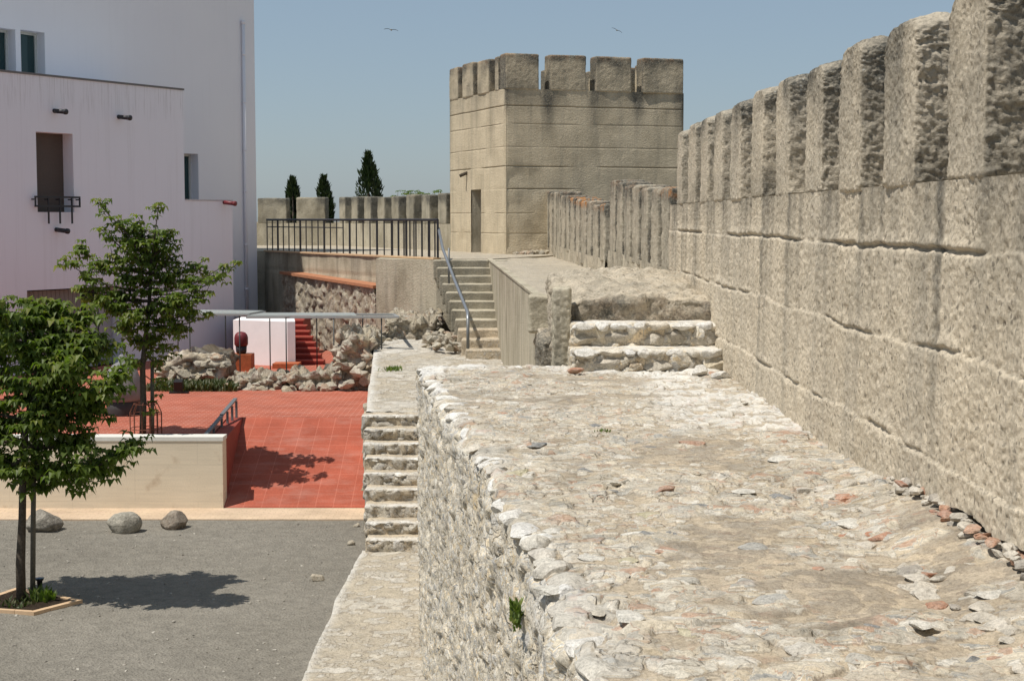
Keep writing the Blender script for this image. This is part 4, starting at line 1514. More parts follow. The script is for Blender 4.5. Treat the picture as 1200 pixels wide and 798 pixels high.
tall.add([R3(-17, ZT - .1, OFF - 7), R3(tE, ZT - .1, OFF - 7), R3(tE, ZTALL, OFF - 7), R3(-17, ZTALL, OFF - 7)], [[3, 2, 1, 0]])
tall.build('wall', M_painttall, bld)
e3, n3f = np.array([*dF, 0.]), np.array([*nF, 0.])
MB().obox(fp(-17, ZB1 + .003, .03), e3 * (tS + 17.02), -n3f * .3, (0, 0, .045)).build('coping', plain('grimy_metal_coping', (.17, .165, .16), .7), bld)
MB().obox(fp(tS + .003, ZB2 + .003, .02), e3 * (-tS + .012), -n3f * .26, (0, 0, .03)).build('coping', plain('pale_coping', (.55, .53, .54), .8), bld)
for h in (u0, u1, u2):
    window(h[0], h[1], h[2], h[3], OFF - .36, M_glass, .07)
MB().obox(fp(w1[0], w1[2], -.40), e3 * (w1[1] - w1[0]), n3f * .05, (0, 0, w1[3] - w1[2])).build('shutter', M_shutter, bld)
# ground floor opening: black sheet for the unlit room, grey slatted panel, pale post
MB().obox(fp(w2[0], ZT, -.44), e3 * (w2[1] - w2[0]), n3f * .03, (0, 0, w2[3] - ZT)).build('doorway', M_dark, bld)
tp = t_at(103)
g = MB()
for i in range(14):
    a = w2[0] + .02 + (tp - w2[0] - .1) * i / 14
    g.obox(fp(a, ZT + .02, -.30), e3 * ((tp - w2[0] - .1) / 14 - .012), n3f * .05, (0, 0, w2[3] - ZT - .06))
g.build('slatted_panel', M_greyshut, bld)
MB().obox(fp(t_at(106), ZT, -.26), e3 * (t_at(117) - t_at(106)), n3f * .06, (0, 0, 1.75)).build('door_post', M_frame, bld)
MB().obox(fp(t_at(124), ZT, -.40), e3 * (t_at(139) - t_at(124)), n3f * .05, (0, 0, 1.9)).build('door', plain('grey_door_leaf', (.42, .41, .42), .7), bld)
# iron window guard
g = MB()
z_ = at(60, 232, 37)[2]
ta, tb2 = t_at(40, .12), t_at(93, .12)
for zz_ in (z_, z_ - .22):
    g.obox(fp(ta, zz_, .10), e3 * (tb2 - ta), n3f * .04, (0, 0, .045))
for f in (.0, .28, .53, .8, .98):
    a = ta + (tb2 - ta) * f
    g.obox(fp(a, z_ - (.62 if .1 < f < .9 else .22), .105), e3 * .035, n3f * .03, (0, 0, (.62 if .1 < f < .9 else .22)))
    g.obox(fp(a, z_ - .05, .0), e3 * .03, n3f * .13, (0, 0, .03))
g.build('window_guard', M_iron, bld)
# waterspouts
for px, py in ((65, 131), (140, 138), (64, 270), (262, 238)):
    tq = t_at(px)
    p = fp(tq, 0)
    z_ = at(px, py, p[1])[2]
    MB().tube([fp(tq, z_ + .02, -.05), fp(tq, z_ - .02, .38)], [.055, .055], 10).tube([fp(tq, z_ - .018, .36), fp(tq, z_ - .022, .42)], .068, 10).build('waterspout', M_iron if px < 250 else M_pot, bld, True)
# drainpipe on the tall block
tq = t_at(287, OFF + .06)
zt_ = at(287, 27, 47)[2]
g = MB()
g.tube([fp(tq, ZT, OFF + .07), fp(tq, zt_, OFF + .07)], .05, 8)
g.tube([fp(tq, zt_ - .02, OFF + .07), fp(tq, zt_ + .08, OFF + .07)], .065, 8)
for f in (.02, .16, .3, .47, .6, .75, .9):
    z_ = ZT + (zt_ - ZT) * f
    g.tube([fp(tq, z_, OFF + .07), fp(tq, z_ + .06, OFF + .07)], .062, 8)
g.build('drainpipe', M_painttall, bld, True)

# ------------------------------------------------------------------ courtyard: white wall, red stairs, plinth, canopy
Yc = 38.6
xa, xb = at(276, 400, Yc)[0], at(337, 400, Yc)[0]
ww = np.array([xb, Yc])
wl = ww + np.array([-.917, .40]) * 1.62
we = np.array([at(346, 400, Yc + .06)[0], Yc + .06])
MB().prism([tuple(wl), tuple(ww), tuple(we), (at(345, 400, Yc + 1.5)[0], Yc + 1.5), (wl[0], Yc + 1.9)], ZT, at(310, 377, Yc)[2]).build('white_wall', M_plaster, label='small bright white wall beside the red stairs in the courtyard', cat='wall')
xb = we[0]
st = thing('red_staircase', (xb + .5, Yc + 1, ZT), 'red painted steps rising behind the small white wall', 'staircase')
NR = 8
zr0, zr1 = at(360, 428, 39.)[2], at(350, 373, 42.)[2]
for i in range(NR):
    z1 = zr0 + (zr1 - zr0) * (i + 1) / NR
    yf_ = 39.0 + .33 * i
    xr_ = at(378.5 - 23 * i / (NR - 1), 400, yf_)[0]
    xl_ = at(340, 400, yf_)[0] + .003 * i if yf_ > Yc + 1.52 else at(347, 400, yf_ + .36)[0] + .003 * i
    MB().box(xl_, xr_, yf_, yf_ + .36, z1 - (zr1 - zr0) / NR - .05, z1 - .04).build('step', M_redpaint, st)
    MB().box(xl_ - .002, xr_ + .01, yf_ - .015, yf_ + .34, z1 - .038, z1).build('tread', plain('red_tread', (.38, .085, .06), .7, 0, .2, .2), st)
MB().box(at(276, 375, 42.)[0], at(356, 375, 41.75)[0], 41.75, 43.2, ZT, zr1 - .003).build('top_landing', M_redpaint, st)
MB().box(at(322, 430, 38.4)[0], at(352, 430, 38.4)[0], 38.0, 38.57, ZT, ZT + .12).build('brick_kerb', M_redlip, label='low red brick kerb at the foot of the small white wall', cat='kerb')

pc = at(284.5, 431, 37.6)
pc[2] = ZT
MB().box(pc[0] - .25, pc[0] + .25, 37.35, 37.85, ZT, at(284, 415, 37.5)[2]).build('brick_plinth', M_redlip, label='orange brick plinth under the dark red pot in front of the white wall', cat='plinth')
zp = at(284, 415, 37.5)[2]
t = thing('garden_pot', (pc[0], 37.6, zp), 'dark red domed pot standing on the orange brick plinth', 'pot')
MB().lathe((pc[0] - .03, 37.6, zp), [(.10, 0), (.13, .05), (.14, .20)], 18).build('base', M_iron, t, True)
MB().lathe((pc[0] - .03, 37.6, zp), [(.15, .20), (.17, .24), (.17, .40), (.15, .47), (.10, .525), (.03, .545)], 18).build('dome', M_pot, t, True)

# slim metal canopy over the ruins: two overlapping pale sheets on rods
t = thing('glass_canopy', (-5, 34, ZT), 'thin pale glass canopy on slender rods over the courtyard ruins', 'canopy')


def beam(pa, pb, Ya, Yb, w=.16):
    a, b = at(*pa, Ya), at(*pb, Yb)
    MB().obox(a - (0, w / 2, .03), b - a, (0, w, 0), (0, 0, .04)).build('beam', M_canopy, t)


RODF, RODB = 34.2, 36.2


def frosted():
    q = NT('frosted_glass')
    q.done((.45, .48, .46), .5, None, .3)
    tr = q.n('BsdfTransparent')
    mx = q.n('MixShader')
    mx.inputs[0].default_value = .5
    q.t.links.new(q.b.outputs[0], mx.inputs[1])
    q.t.links.new(tr.outputs[0], mx.inputs[2])
    q.t.links.new(mx.outputs[0], q.t.nodes['Material Output'].inputs[0])
    return q.m


M_frost = frosted()
for cr in (((180, 368, RODF + .6), (291, 369, RODF + .4), (309, 365.5, RODB + .2), (183, 364., RODB + .6)), ((289.5, 371.8, RODF), (418, 371.4, RODF - .43), (415, 368., RODB - .57), (301, 368., RODB))):
    p4 = [at(*c_) for c_ in cr]
    z4 = [p_[2] + .035 for p_ in p4]
    MB().prism([(p_[0], p_[1]) for p_ in p4], [q_ - .012 for q_ in z4], z4).build('glass_sheet', M_frost, t)
beam((178, 367.5), (292, 368.5), RODF + .6, RODF + .4)
beam((182, 364.), (311, 365.5), RODB + .6, RODB + .2)
beam((289, 371.5), (468, 371.), RODF, RODF - .6)
beam((300, 368.), (462, 368.), RODB, RODB - .8)
for k_, (xa_, ya_, xb_, yb_) in enumerate(((205, 368, 206, 364), (289.5, 369.5, 306, 366), (336, 371, 340, 368), (391, 371, 392, 368), (466, 371, 460.5, 368))):
    o1, o2 = at(xa_, ya_, RODF + (.4 if xa_ < 300 else -.3)), at(xb_, yb_, RODB + (.3 if xa_ < 300 else -.5))
    MB().obox(o1 - (.04, 0, .02), (.08, 0, 0), o2 - o1, (0, 0, .03)).build('cross_bar', M_canopy, t)
for px in (222, 280.5, 335, 391, 447):
    yv = RODF + (.55 if px < 250 else .42 if px < 290 else -.15 - .45 * (px - 289) / 179)
    top = at(px, 368 if px < 290 else 371.3, yv)
    MB().tube([(top[0], yv, -1.3 if px > 430 else ZT), (top[0], yv, top[2] - .02)], .014, 6).build('rod', M_rod, t, True)
for px in (208, 264, 316, 371, 425):
    yv = RODB + (.5 if px < 220 else .32 if px < 300 else -.1 - .6 * (px - 300) / 162)
    top = at(px, 365 if px < 300 else 368, yv)
    MB().tube([(top[0], yv, ZT), (top[0], yv, top[2] - .02)], .014, 6).build('rod', M_rod, t, True)

# ------------------------------------------------------------------ ruins
def ruin_core(P, N):
    w = wor3(P * 3.6, 147)
    w2 = wor3(P * 8.5, 148)
    return .10 * fbm(P * 1.6, 3, 140) + .20 * (.5 - sst(.1, .75, w)) + .09 * (.5 - sst(.1, .7, w2)) + .02 * fbm(P * 14, 2, 149)


def ruin(name, label, boxes, n, smin, smax, cat='ruin', flat=.75, m=M_ruin, parent=None):
    rk = Rocks()
    tot = sum((b[1] - b[0]) * (b[3] - b[2]) for b in boxes)
    for (x0, x1, y0, y1, z0, z1) in boxes:
        k_ = max(4, int(.62 * n * (x1 - x0) * (y1 - y0) / tot))
        for i in range(k_):
            s = random.uniform(smin, smax)
            y = y0 + (y1 - y0) * random.random() ** 1.6
            zf = random.random() ** .6
            top = z1 - (z1 - z0) * .45 * (1 - min(1, (y - y0) / (.4 * (y1 - y0) + .01)))
            x = random.uniform(x0, x1)
            rk.add((x, y, z0 + (top - z0) * zf - s * .55), (s * random.uniform(.9, 1.5), s, s * random.uniform(.5, .95)), sub=2 if smax < .4 else 3, rough=.6, chip=(.42, .8))
        V, Q, N = dbox((x1 - x0 - .02, y1 - y0 - .04, z1 - z0 - .10), .05, .12, 0., ((x0 + x1) / 2, (y0 + y1) / 2 + .1, z0), ruin_core)
        rk.V.append(V)
        tri = np.concatenate([Q[:, :3], Q[:, [0, 2, 3]]])
        rk.F.append(tri + rk.n)
        rk.R.append(np.clip(vn(V * 3.1, 146) * 1.6 - .3, 0, .99))
        rk.n += len(V)
    return rk.build(name, m, parent, smooth=False, label=label, cat=cat)


def xs_at(pa, pb, yv):
    return at(pa, 400, yv)[0], at(pb, 400, yv)[0]


x0, x1 = xs_at(188, 272, 35)
# large pale lump with a flat top
def lump(P, N):
    w = wor3(P * np.array([2.6, 2.6, 6.]), 141)
    return .10 * fbm(P * np.array([1.2, 1.2, 2.5]), 4, 142) + .12 * (.5 - sst(.1, .7, w)) + .05 * fbm(P * np.array([5., 5., 11.]), 4, 143) + .05 * (.5 - sst(.1, .7, wor3(P * np.array([7., 7., 13.]), 151)))


t = thing('ruin_wall', ((x0 + x1) / 2, 35, ZT), 'thick stump of pale ruined masonry in front of the white building', 'ruin')
V, Q, N = dbox((x1 - x0 - .1, 1.7, .60), .04, .16, .0, ((x0 + x1) / 2, 35.3, ZT), lump)
V[:, 2] += .10 * sst(x0 + .3, x0 + .9, V[:, 0]) * (V[:, 2] > ZT + .2)
cid = np.floor(V[:, 2] * 5) * 3.1 + np.floor(V[:, 0] * 3.)
mk('masonry', V, Q, M_ruinpale, t, True, {'stone': .5 * sst(.2, .6, vn(V * 5, 144)), 'rnd': (vn(V * np.array([3, 3, 6]), 145)) % 1., 'white': V[:, 0] * 0})
rk = Rocks()
for i in range(46):
    s = random.uniform(.14, .32)
    zf = random.random()
    rk.add((random.uniform(x0, x1), 34.45 + .12 * zf + random.uniform(-.1, .05), ZT + .05 + .42 * zf), (s * 1.3, s, s * .7), sub=3, rough=.4)
rk.build('face_stone', M_ruin, t, smooth=False)
xa_, xb_ = xs_at(272, 410, 34)
ruin('ruin_wall', 'low rough ruined wall of brown stones edging the back of the red paving', [(xa_, xb_ * .5 + xa_ * .5, 33.2, 34.6, ZT - .05, ZT + .38), (xa_ * .5 + xb_ * .5, xb_, 33.0, 34.4, ZT - .05, ZT + .47)], 280, .11, .36)
xa_, xb_ = xs_at(398, 437, 34)
ruin('ruin_wall', 'taller heap of brown rubble beside the pale landing', [(xa_, xb_ + .1, 33.0, 36.2, ZT - .05, -.80)], 230, .12, .36)
ruin('ruin_wall', 'band of broken brown rubble below the concrete wall behind the landing', [(-3.0, -1.75, 35.4, 38.6, -1.6, -.62), (-1.9, -1.2, 33.6, 36., -1.6, -.98)], 330, .12, .36)
rk = Rocks()
for i in range(70):
    y = random.uniform(32.6, 35.6)
    x = slope(528 - 4 * (y - 32), 400)[0] * y + random.uniform(-.35, .25)
    rk.add((x, y, -1.27 + .05 + random.uniform(0, .25)), (random.uniform(.1, .28), random.uniform(.1, .28), random.uniform(.08, .2)), sub=2, rough=.5, chip=(.42, .8))
rk.build('rubble_heap', M_ruin, label='small heap of tumbled stones left of the foot of the upper stairs', cat='rubble')

# ground-cover strip + floodlight
def blades(n, fx, h0, h1, wid, m, name, droop=.4, **k):
    V, Fc, R = [], [], []
    for i in range(n):
        x, y, z = fx()
        a = random.uniform(0, 2 * PI)
        h = random.uniform(h0, h1)
        w = wid * random.uniform(.6, 1.3)
        l = h * random.uniform(.2, droop + .3)
        dx, dy = math.cos(a), math.sin(a)
        sx_, sy_ = -dy * w, dx * w
        b = len(V)
        V += [(x - sx_ * .5, y - sy_ * .5, z), (x + sx_ * .5, y + sy_ * .5, z), (x + dx * l * .4 + sx_, y + dy * l * .4 + sy_, z + h * .6), (x + dx * l * .4 - sx_, y + dy * l * .4 - sy_, z + h * .6), (x + dx * l, y + dy * l, z + h)]
        Fc += [[b, b + 1, b + 2, b + 3], [b + 3, b + 2, b + 4]]
        R += [random.random()] * 5
    return mk(name, V, Fc, m, k.pop('parent', None), False, {'rnd': R}, **k)


xa_, xb_ = xs_at(178, 283, 33.6)
blades(2600, lambda: (random.uniform(xa_, xb_), 32.9 + 1.3 * random.random(), ZT), .05, .20, .022, M_grass, 'ground_cover', kind='stuff', label='low green ground cover at the foot of the ruin')
p = at(210, 463, 32.6)
t = thing('floodlight', (p[0], 32.6, ZT), 'small black floodlight on the red paving before the ruin', 'lamp')
MB().box(p[0] - .20, p[0] + .20, 32.52, 32.68, ZT, ZT + .035).build('base', M_lampblack, t)
MB().obox((p[0] - .09, 32.52, ZT + .05), (.18, 0, 0), (0, .16, .05), (0, -.06, .20)).build('housing', M_lampblack, t)

# ------------------------------------------------------------------ bell-shaped masonry object on wire legs, tree guard
pb_ = at(145, 497, 29.)
t = thing('bell_sculpture', (pb_[0], 29., ZT), 'large grey rounded vessel on thin rusty legs behind the beige wall', 'sculpture')
zb0 = at(145, 497, 29.)[2]
MB().lathe((pb_[0], 29., zb0), [(.31, .452), (.36, .50), (.365, .62), (.33, .85), (.27, 1.03), (.18, 1.14), (.08, 1.19), (.07, 1.3), (.035, 1.33)], 28).build('vessel', M_bell, t, True)
MB().lathe((pb_[0], 29., zb0), [(.26, 0), (.30, .04), (.31, .3), (.315, .45)], 28).build('basin', plain('dark_grey_basin', (.05, .05, .05), .8), t, True)
MB().box(pb_[0] - .02, pb_[0] + .06, 28.60, 28.66, zb0 + .62, zb0 + .86).build('niche', M_frame, t)
for i in range(7):
    a = 2 * PI * i / 7
    MB().tube([(pb_[0] + .38 * math.cos(a), 29 + .38 * math.sin(a), ZT), (pb_[0] + .27 * math.cos(a), 29 + .27 * math.sin(a), zb0 + .03)], .013, 5).build('leg', M_rust, t)
g = MB()
for i in range(10):
    a, b2 = random.uniform(0, 2 * PI), random.uniform(0, 2 * PI)
    g.tube([(pb_[0] + .36 * math.cos(a), 29 + .36 * math.sin(a), ZT + .03), (pb_[0] + .3 * math.cos(b2), 29 + .3 * math.sin(b2), zb0)], .007, 4)
g.build('bracing_wire', M_rust, t)

TX, TY = at(167, 505, 26.0)[0], 26.0
t = thing('tree_guard', (TX, TY, ZT), 'rusty wire guard around the foot of the courtyard tree', 'guard')
g = MB()
for i in range(12):
    a = 2 * PI * i / 12
    r0, r1 = .27, .20
    c, s_ = math.cos(a), math.sin(a)
    g.tube([(TX + .06 + r0 * c, TY + r0 * s_, ZT), (TX + .06 + r0 * c, TY + r0 * s_, ZT + .42), (TX + .06 + r1 * c, TY + r1 * s_, ZT + .58), (TX + .06 + .12 * c, TY + .12 * s_, ZT + .60)], .008, 4)
for zz_, r in ((.15, .27), (.4, .27), (.57, .2)):
    g.tube([(TX + .06 + r * math.cos(2 * PI * i / 16), TY + r * math.sin(2 * PI * i / 16), ZT + zz_) for i in range(17)], .007, 4, False)
g.build('wire_mesh', M_rust, t)

# ------------------------------------------------------------------ trees
def leaf_whorl(V, Fc, R, c, size, shade, nl=6):
    """a drooping spray of pointed leaflets"""
    a0 = random.uniform(0, 2 * PI)
    for k_ in range(nl):
        a = a0 + 2 * PI * k_ / nl + random.uniform(-.35, .35)
        L_ = size * random.uniform(.7, 1.25)
        w = L_ * random.uniform(.21, .30)
        dx, dy = math.cos(a), math.sin(a)
        e1 = random.uniform(-.1, .35)
        e2 = e1 - random.uniform(.7, 1.5)
        p0 = c
        p1 = c + np.array([dx * math.cos(e1), dy * math.cos(e1), math.sin(e1)]) * L_ * .5
        p2 = p1 + np.array([dx * math.cos(e2), dy * math.cos(e2), math.sin(e2)]) * L_ * .55
        sd_ = np.array([-dy, dx, 0.])
        fold = np.array([0, 0, w * .35])
        b = len(V)
        V += [p0, p1 + sd_ * w + fold, p1, p1 - sd_ * w + fold, p2]
        Fc += [[b, b + 2, b + 1], [b, b + 3, b + 2], [b + 1, b + 2, b + 4], [b + 2, b + 3, b + 4]]
        r = float(np.clip(shade + random.uniform(-.25, .25), 0, 1))
        R += [r] * 5


def limb(a, b, sag=.15, n=6):
    a, b = np.asarray(a, float), np.asarray(b, float)
    out = []
    j = np.array([random.uniform(-.1, .1), random.uniform(-.1, .1), 0]) * np.linalg.norm(b - a)
    for i in range(n + 1):
        f = i / n
        p = a + (b - a) * f
        p = p + j * math.sin(PI * f) + np.array([0, 0, -sag * math.sin(PI * f)]) * np.linalg.norm(b - a)
        out.append(p)
    return out


def tree(name, label, base, trunk_pts, r0, limbs, leaf, stake=None, dens=1., spread=.32):
    t = thing(name, base, label, 'tree')
    tk = MB()
    n = len(trunk_pts)
    tk.tube([np.asarray(p) for p in trunk_pts], [r0 * (1 - .6 * i / (n - 1)) * random.uniform(.94, 1.06) for i in range(n)], 10)
    V, Fc, R = [], [], []
    top = np.asarray(trunk_pts[-1])
    zs = [l[0][2] for l in limbs]
    zlo, zhi = min(zs), max(zs)
    for tip, fr, w in limbs:
        tip = np.asarray(tip, float)
        # start on the trunk
        f = fr * (n - 1)
        i = min(int(f), n - 2)
        a = np.asarray(trunk_pts[i]) * (1 - f + i) + np.asarray(trunk_pts[i + 1]) * (f - i)
        pts = limb(a, tip, .10)
        ra = r0 * .42 * w
        tk.tube(pts, [ra * (1 - .85 * k_ / (len(pts) - 1)) + .004 for k_ in range(len(pts))], 6)
        Lb = np.linalg.norm(tip - a)
        m = int((6 + Lb * 17) * dens * w)
        for k_ in range(m):
            f = random.uniform(.22, 1.) ** .8
            i = min(int(f * (len(pts) - 1)), len(pts) - 2)
            q = pts[i] + (pts[i + 1] - pts[i]) * (f * (len(pts) - 1) - i)
            sp_ = spread * (1.15 - .75 * f) + .06
            dirv = np.array([random.gauss(0, 1), random.gauss(0, 1), random.gauss(.25, .6)])
            dirv /= np.linalg.norm(dirv)
            e = q + dirv * sp_ * random.uniform(.4, 1.1)
            if k_ % 2 == 0:
                tk.tube([q, (q + e) / 2 + (0, 0, .02), e], [.006, .005, .003], 4, False)
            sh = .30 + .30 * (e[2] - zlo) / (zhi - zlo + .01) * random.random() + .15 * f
            leaf_whorl(V, Fc, R, e, leaf * random.uniform(.8, 1.2), sh)
            if random.random() < .6:
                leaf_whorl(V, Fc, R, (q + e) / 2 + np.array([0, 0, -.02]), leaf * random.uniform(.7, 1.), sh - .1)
        leaf_whorl(V, Fc, R, tip, leaf, .75)
        leaf_whorl(V, Fc, R, tip + np.array([0, 0, .03]), leaf * .8, .8)
    tk.build('trunk', M_bark, t, True)
    mk('crown', np.array(V), Fc, M_leaf, t, False, {'rnd': R})
    return t


def limb_px(lst, Y0, dy):
    out = []
    for px, py, fr, w in lst:
        Yv = Y0 + random.uniform(-dy, dy)
        out.append((at(px, py, Yv), fr, w))
    return out


# front-left tree in the bed
b = gz(25, 708, ZG)
BY = b[1]
tp = [b - np.array([0, 0, .05]), at(24, 660, BY), at(26, 610, BY), at(27, 555, BY), at(30, 500, BY), at(40, 455, BY), at(45, 415, BY)]
pl = [(8, 372, .95, .8), (40, 358, 1., 1.), (72, 362, 1., .9), (105, 368, .95, .9), (-20, 400, .8, 1.), (-45, 440, .7, 1.), (-50, 500, .62, 1.), (-30, 545, .55, .9), (128, 402, .85, .9),
      (140, 440, .75, 1.), (120, 470, .7, 1.), (160, 520, .5, .8), (128, 545, .5, .7), (90, 555, .5, .7), (60, 500, .7, 1.), (20, 470, .8, 1.1), (70, 430, .9, 1.), (95, 400, .9, 1.), (30, 410, .95, 1.), (10, 540, .5, .8),
      (100, 510, .6, 1.), (-15, 350, .95, .7), (30, 545, .5, .8), (55, 470, .8, 1.), (85, 470, .8, 1.), (0, 500, .7, 1.)]
tree('young_tree', 'nearest young broadleaf tree growing from the bordered bed in the gravel', b, tp, .062, limb_px(pl, BY, .75), .14, dens=2.5, spread=.42)
# stake
s0 = gz(38, 703, ZG)
MB().tube([s0 - (0, 0, .1), at(39, 600, s0[1]), at(41, 470, s0[1])], [.034, .032, .03], 10).build('tree_stake', M_stake, smooth=True, label='grey wooden stake beside the trunk of the nearest tree', cat='stake')

# middle tree
b = np.array([TX, TY, ZT])
tp = [b - np.array([0, 0, .05]), at(168, 470, TY), at(167, 430, TY), at(170, 400, TY), at(174, 370, TY), at(176, 335, TY), at(178, 300, TY)]
pl = [(113, 236, 1., .55), (186, 240, 1., .55), (140, 268, 1., .8), (165, 262, 1., .8), (200, 272, 1., .7), (74, 305, .8, .5), (92, 290, .85, .7), (100, 325, .75, .8), (88, 340, .7, .6), (130, 300, .9, 1.),
      (155, 300, .95, 1.), (185, 300, .95, .9), (215, 330, .8, .8), (240, 305, .85, .7), (262, 312, .8, .5), (278, 309, .78, .45), (245, 345, .7, .8), (225, 365, .65, .7), (245, 370, .62, .5), (205, 350, .75, .9), (135, 345, .75, 1.),
      (165, 340, .85, 1.), (140, 385, .6, .8), (190, 385, .6, .8), (205, 408, .5, .5), (160, 400, .55, .8), (185, 425, .42, .4), (150, 430, .4, .5), (190, 450, .3, .3), (180, 482, .2, .25), (120, 270, .95, .7), (185, 275, 1., .6), (150, 325, .85, 1.), (195, 325, .85, 1.), (120, 355, .7, .9), (215, 385, .6, .7), (175, 365, .75, 1.), (150, 370, .7, 1.), (200, 300, .9, .9), (170, 405, .55, .8)]
tree('young_tree', 'second young tree, standing on the red terrace in front of the white building', b, tp, .06, limb_px(pl, TY, .8), .14, dens=1.2, spread=.31)
s0 = np.array([at(176.5, 505, TY)[0], TY + .12, ZT])
MB().tube([s0, (s0[0] + .02, s0[1], ZT + 1.25)], [.035, .03], 10).build('tree_stake', M_stake, smooth=True, label='grey wooden stake beside the courtyard tree inside its wire guard', cat='stake')

# planting bed
cs = [gz(-52, 716, ZG), gz(40, 722, ZG), gz(97, 707, ZG), gz(20, 693, ZG)]
cs = [c[:2] for c in cs]
cen = sum(cs) / 4
t = thing('planting_bed', (cen[0], cen[1], ZG), 'square soil bed with a tan brick border around the nearest tree', 'bed')
inn_ = [cen + (c - cen) * .86 for c in cs]
g = MB()
for i in range(4):
    j = (i + 1) % 4
    n = max(2, int(np.hypot(*(cs[j] - cs[i])) / .22))
    for k_ in range(n):
        f0, f1 = (k_ + .01) / n, (k_ + .99) / n
        q = [cs[i] + (cs[j] - cs[i]) * f0, cs[i] + (cs[j] - cs[i]) * f1, inn_[i] + (inn_[j] - inn_[i]) * f1, inn_[i] + (inn_[j] - inn_[i]) * f0]
        g.prism([tuple(x) for x in q], ZG - .03, ZG + .055 + random.uniform(-.004, .004))
g.build('border', M_tan, t)
nb_ = 40
U, W = np.meshgrid(np.linspace(0, 1, nb_), np.linspace(0, 1, nb_), indexing='ij')
PP = [(1 - U) * (1 - W) * inn_[0][k_] + U * (1 - W) * inn_[1][k_] + U * W * inn_[2][k_] + (1 - U) * W * inn_[3][k_] for k_ in (0, 1)]
P = np.stack([PP[0].ravel(), PP[1].ravel(), PP[0].ravel() * 0], 1)
P[:, 2] = ZG + .045 + .035 * fbm(P * 9, 3, 150)
mk('soil', P, grid(nb_, nb_), M_soil, t, True)


def in_bed(cx_, cy_, r):
    def f():
        a, q = random.uniform(0, 2 * PI), r * math.sqrt(random.random())
        return cx_ + q * math.cos(a), cy_ + q * math.sin(a), ZG + .03
    return f


q = gz(50, 707, ZG)
blades(90, in_bed(q[0], q[1], .16), .08, .2, .022, M_weed, 'bed_plant', label='bright green weed in the soil bed below the small bollard lamp', cat='plant')
q = gz(20, 711, ZG)
blades(110, in_bed(q[0], q[1], .25), .03, .10, .016, M_grass, 'bed_plant', label='dull low plant on the soil at the foot of the nearest trunk', cat='plant')
q = gz(47, 700, ZG)
t = thing('spike_lamp', (q[0], q[1], ZG), 'small black garden spike lamp beside the nearest tree stake', 'lamp')
MB().lathe((q[0], q[1], ZG), [(.012, 0), (.014, .08), (.03, .10), (.035, .22), (.05, .23), (.052, .25)], 14).build('body', M_lampblack, t, True)
MB().lathe((q[0], q[1], ZG), [(.05, .252), (.058, .256), (.058, .262), (.01, .264)], 14).build('lens', M_bluelens, t, True)

# boulders on the gravel
for px, py, w, h, lab in ((50, 627, 44, 28, 'dark low boulder on the gravel behind the nearest tree trunk'),
                          (144.5, 628, 39, 29, 'pale middle boulder on the gravel before the beige wall'),
                          (203, 624, 34, 24, 'small brown boulder with a hollow face, right of the pale one')):
    p = gz(px, py - 3, ZG)
    k_ = p[1] / F
    V, Fc = rock((p[0], p[1] + .1, ZG + h * k_ * .36), (w * k_ * 1.05, w * k_ * .85, h * k_ * 1.15), .55, 4, (.66, .95), yaw=random.uniform(-.4, .4), tilt=.1)
    mk('boulder', V, Fc, M_boulder, None, True, {'rnd': V[:, 0] * 0 + {50: .03, 144.5: .3, 203: .8}[px] + .0, 'stone': V[:, 0] * 0 + 1}, lab, 'boulder', 'boulders along the beige wall')
for px, py, w, h, lab in ((371, 681, 20, 8, 'flat grey stone lying alone on the gravel near the ledge'),
                          (411, 639, 11, 6, 'small tan stone on the gravel beside the lowest rubble step'),
                          (418, 618, 9, 5, 'little pale stone on the gravel by the tan paver strip')):
    p = gz(px, py, ZG)
    k_ = p[1] / F
    V, Fc = rock((p[0], p[1], ZG + h * k_ * .5), (w * k_, w * k_ * .8, h * k_ * 1.3), .3, 3, yaw=.2, tilt=.1)
    mk('small_stone', V, Fc, M_riser, None, True, {'rnd': V[:, 0] * 0 + .3, 'stone': V[:, 0] * 0 + 1}, lab, 'stone')
# scattered grit on the gravel
rk = Rocks()
for i in range(260):
    y = random.uniform(14.5, 24.2)
    x = random.uniform(-.34 * y, -2.5)
    s = random.uniform(.015, .045)
    rk.add((x, y, ZG + .016), (s * 1.3, s, s * .7), sub=2)
tag(rk.build('gravel_grit', rubble_mat('grit', (.3, .27, .22), (.3, .27, .22), [(.22, .2, .17), (.30, .27, .23), (.40, .37, .32), (.17, .15, .13)], .3)), kind='stuff', label='loose pebbles scattered over the gravel yard')

# weeds
pw = at(603, 716, 7.45)
def on_face():
    z = -.55 + random.gauss(0, .075)
    y = 7.3 + random.gauss(0, .10)
    x = np.interp(y, EY, EXs) - .05
    return x, y, z
# place the tuft where the photo shows it: solve for the face point under px 603, py 713
best = min(((abs(slope(603, 713)[0] * y_ - (np.interp(y_, EY, EXs) - .06)), y_) for y_ in np.linspace(5.5, 12, 400)))
yw = best[1]
zw = at(603, 713, yw)[2]
blades(240, lambda: (np.interp(yw, EY, EXs) - .05 + random.uniform(-.03, .02), yw + random.gauss(0, .045), zw + random.gauss(-.04, .026)), .02, .05, .008, M_weed, 'wall_weed', label='green weed tuft growing out of the rampart rubble face', cat='plant')
q = gz(459, 436, -1.4)
blades(120, lambda: (q[0] + random.gauss(0, .09), q[1] + random.gauss(0, .14), land_z(q[1]) + .0), .03, .11, .014, M_weed, 'landing_weed', label='green weed tuft growing on the pale landing', cat='plant')
q = gz(706, 508, .0)
blades(40, lambda: (q[0] + random.gauss(0, .03), q[1] + random.gauss(0, .03), .01), .012, .03, .006, M_weed, 'walkway_weed', label='tiny green weed in a crack of the worn walkway', cat='plant')

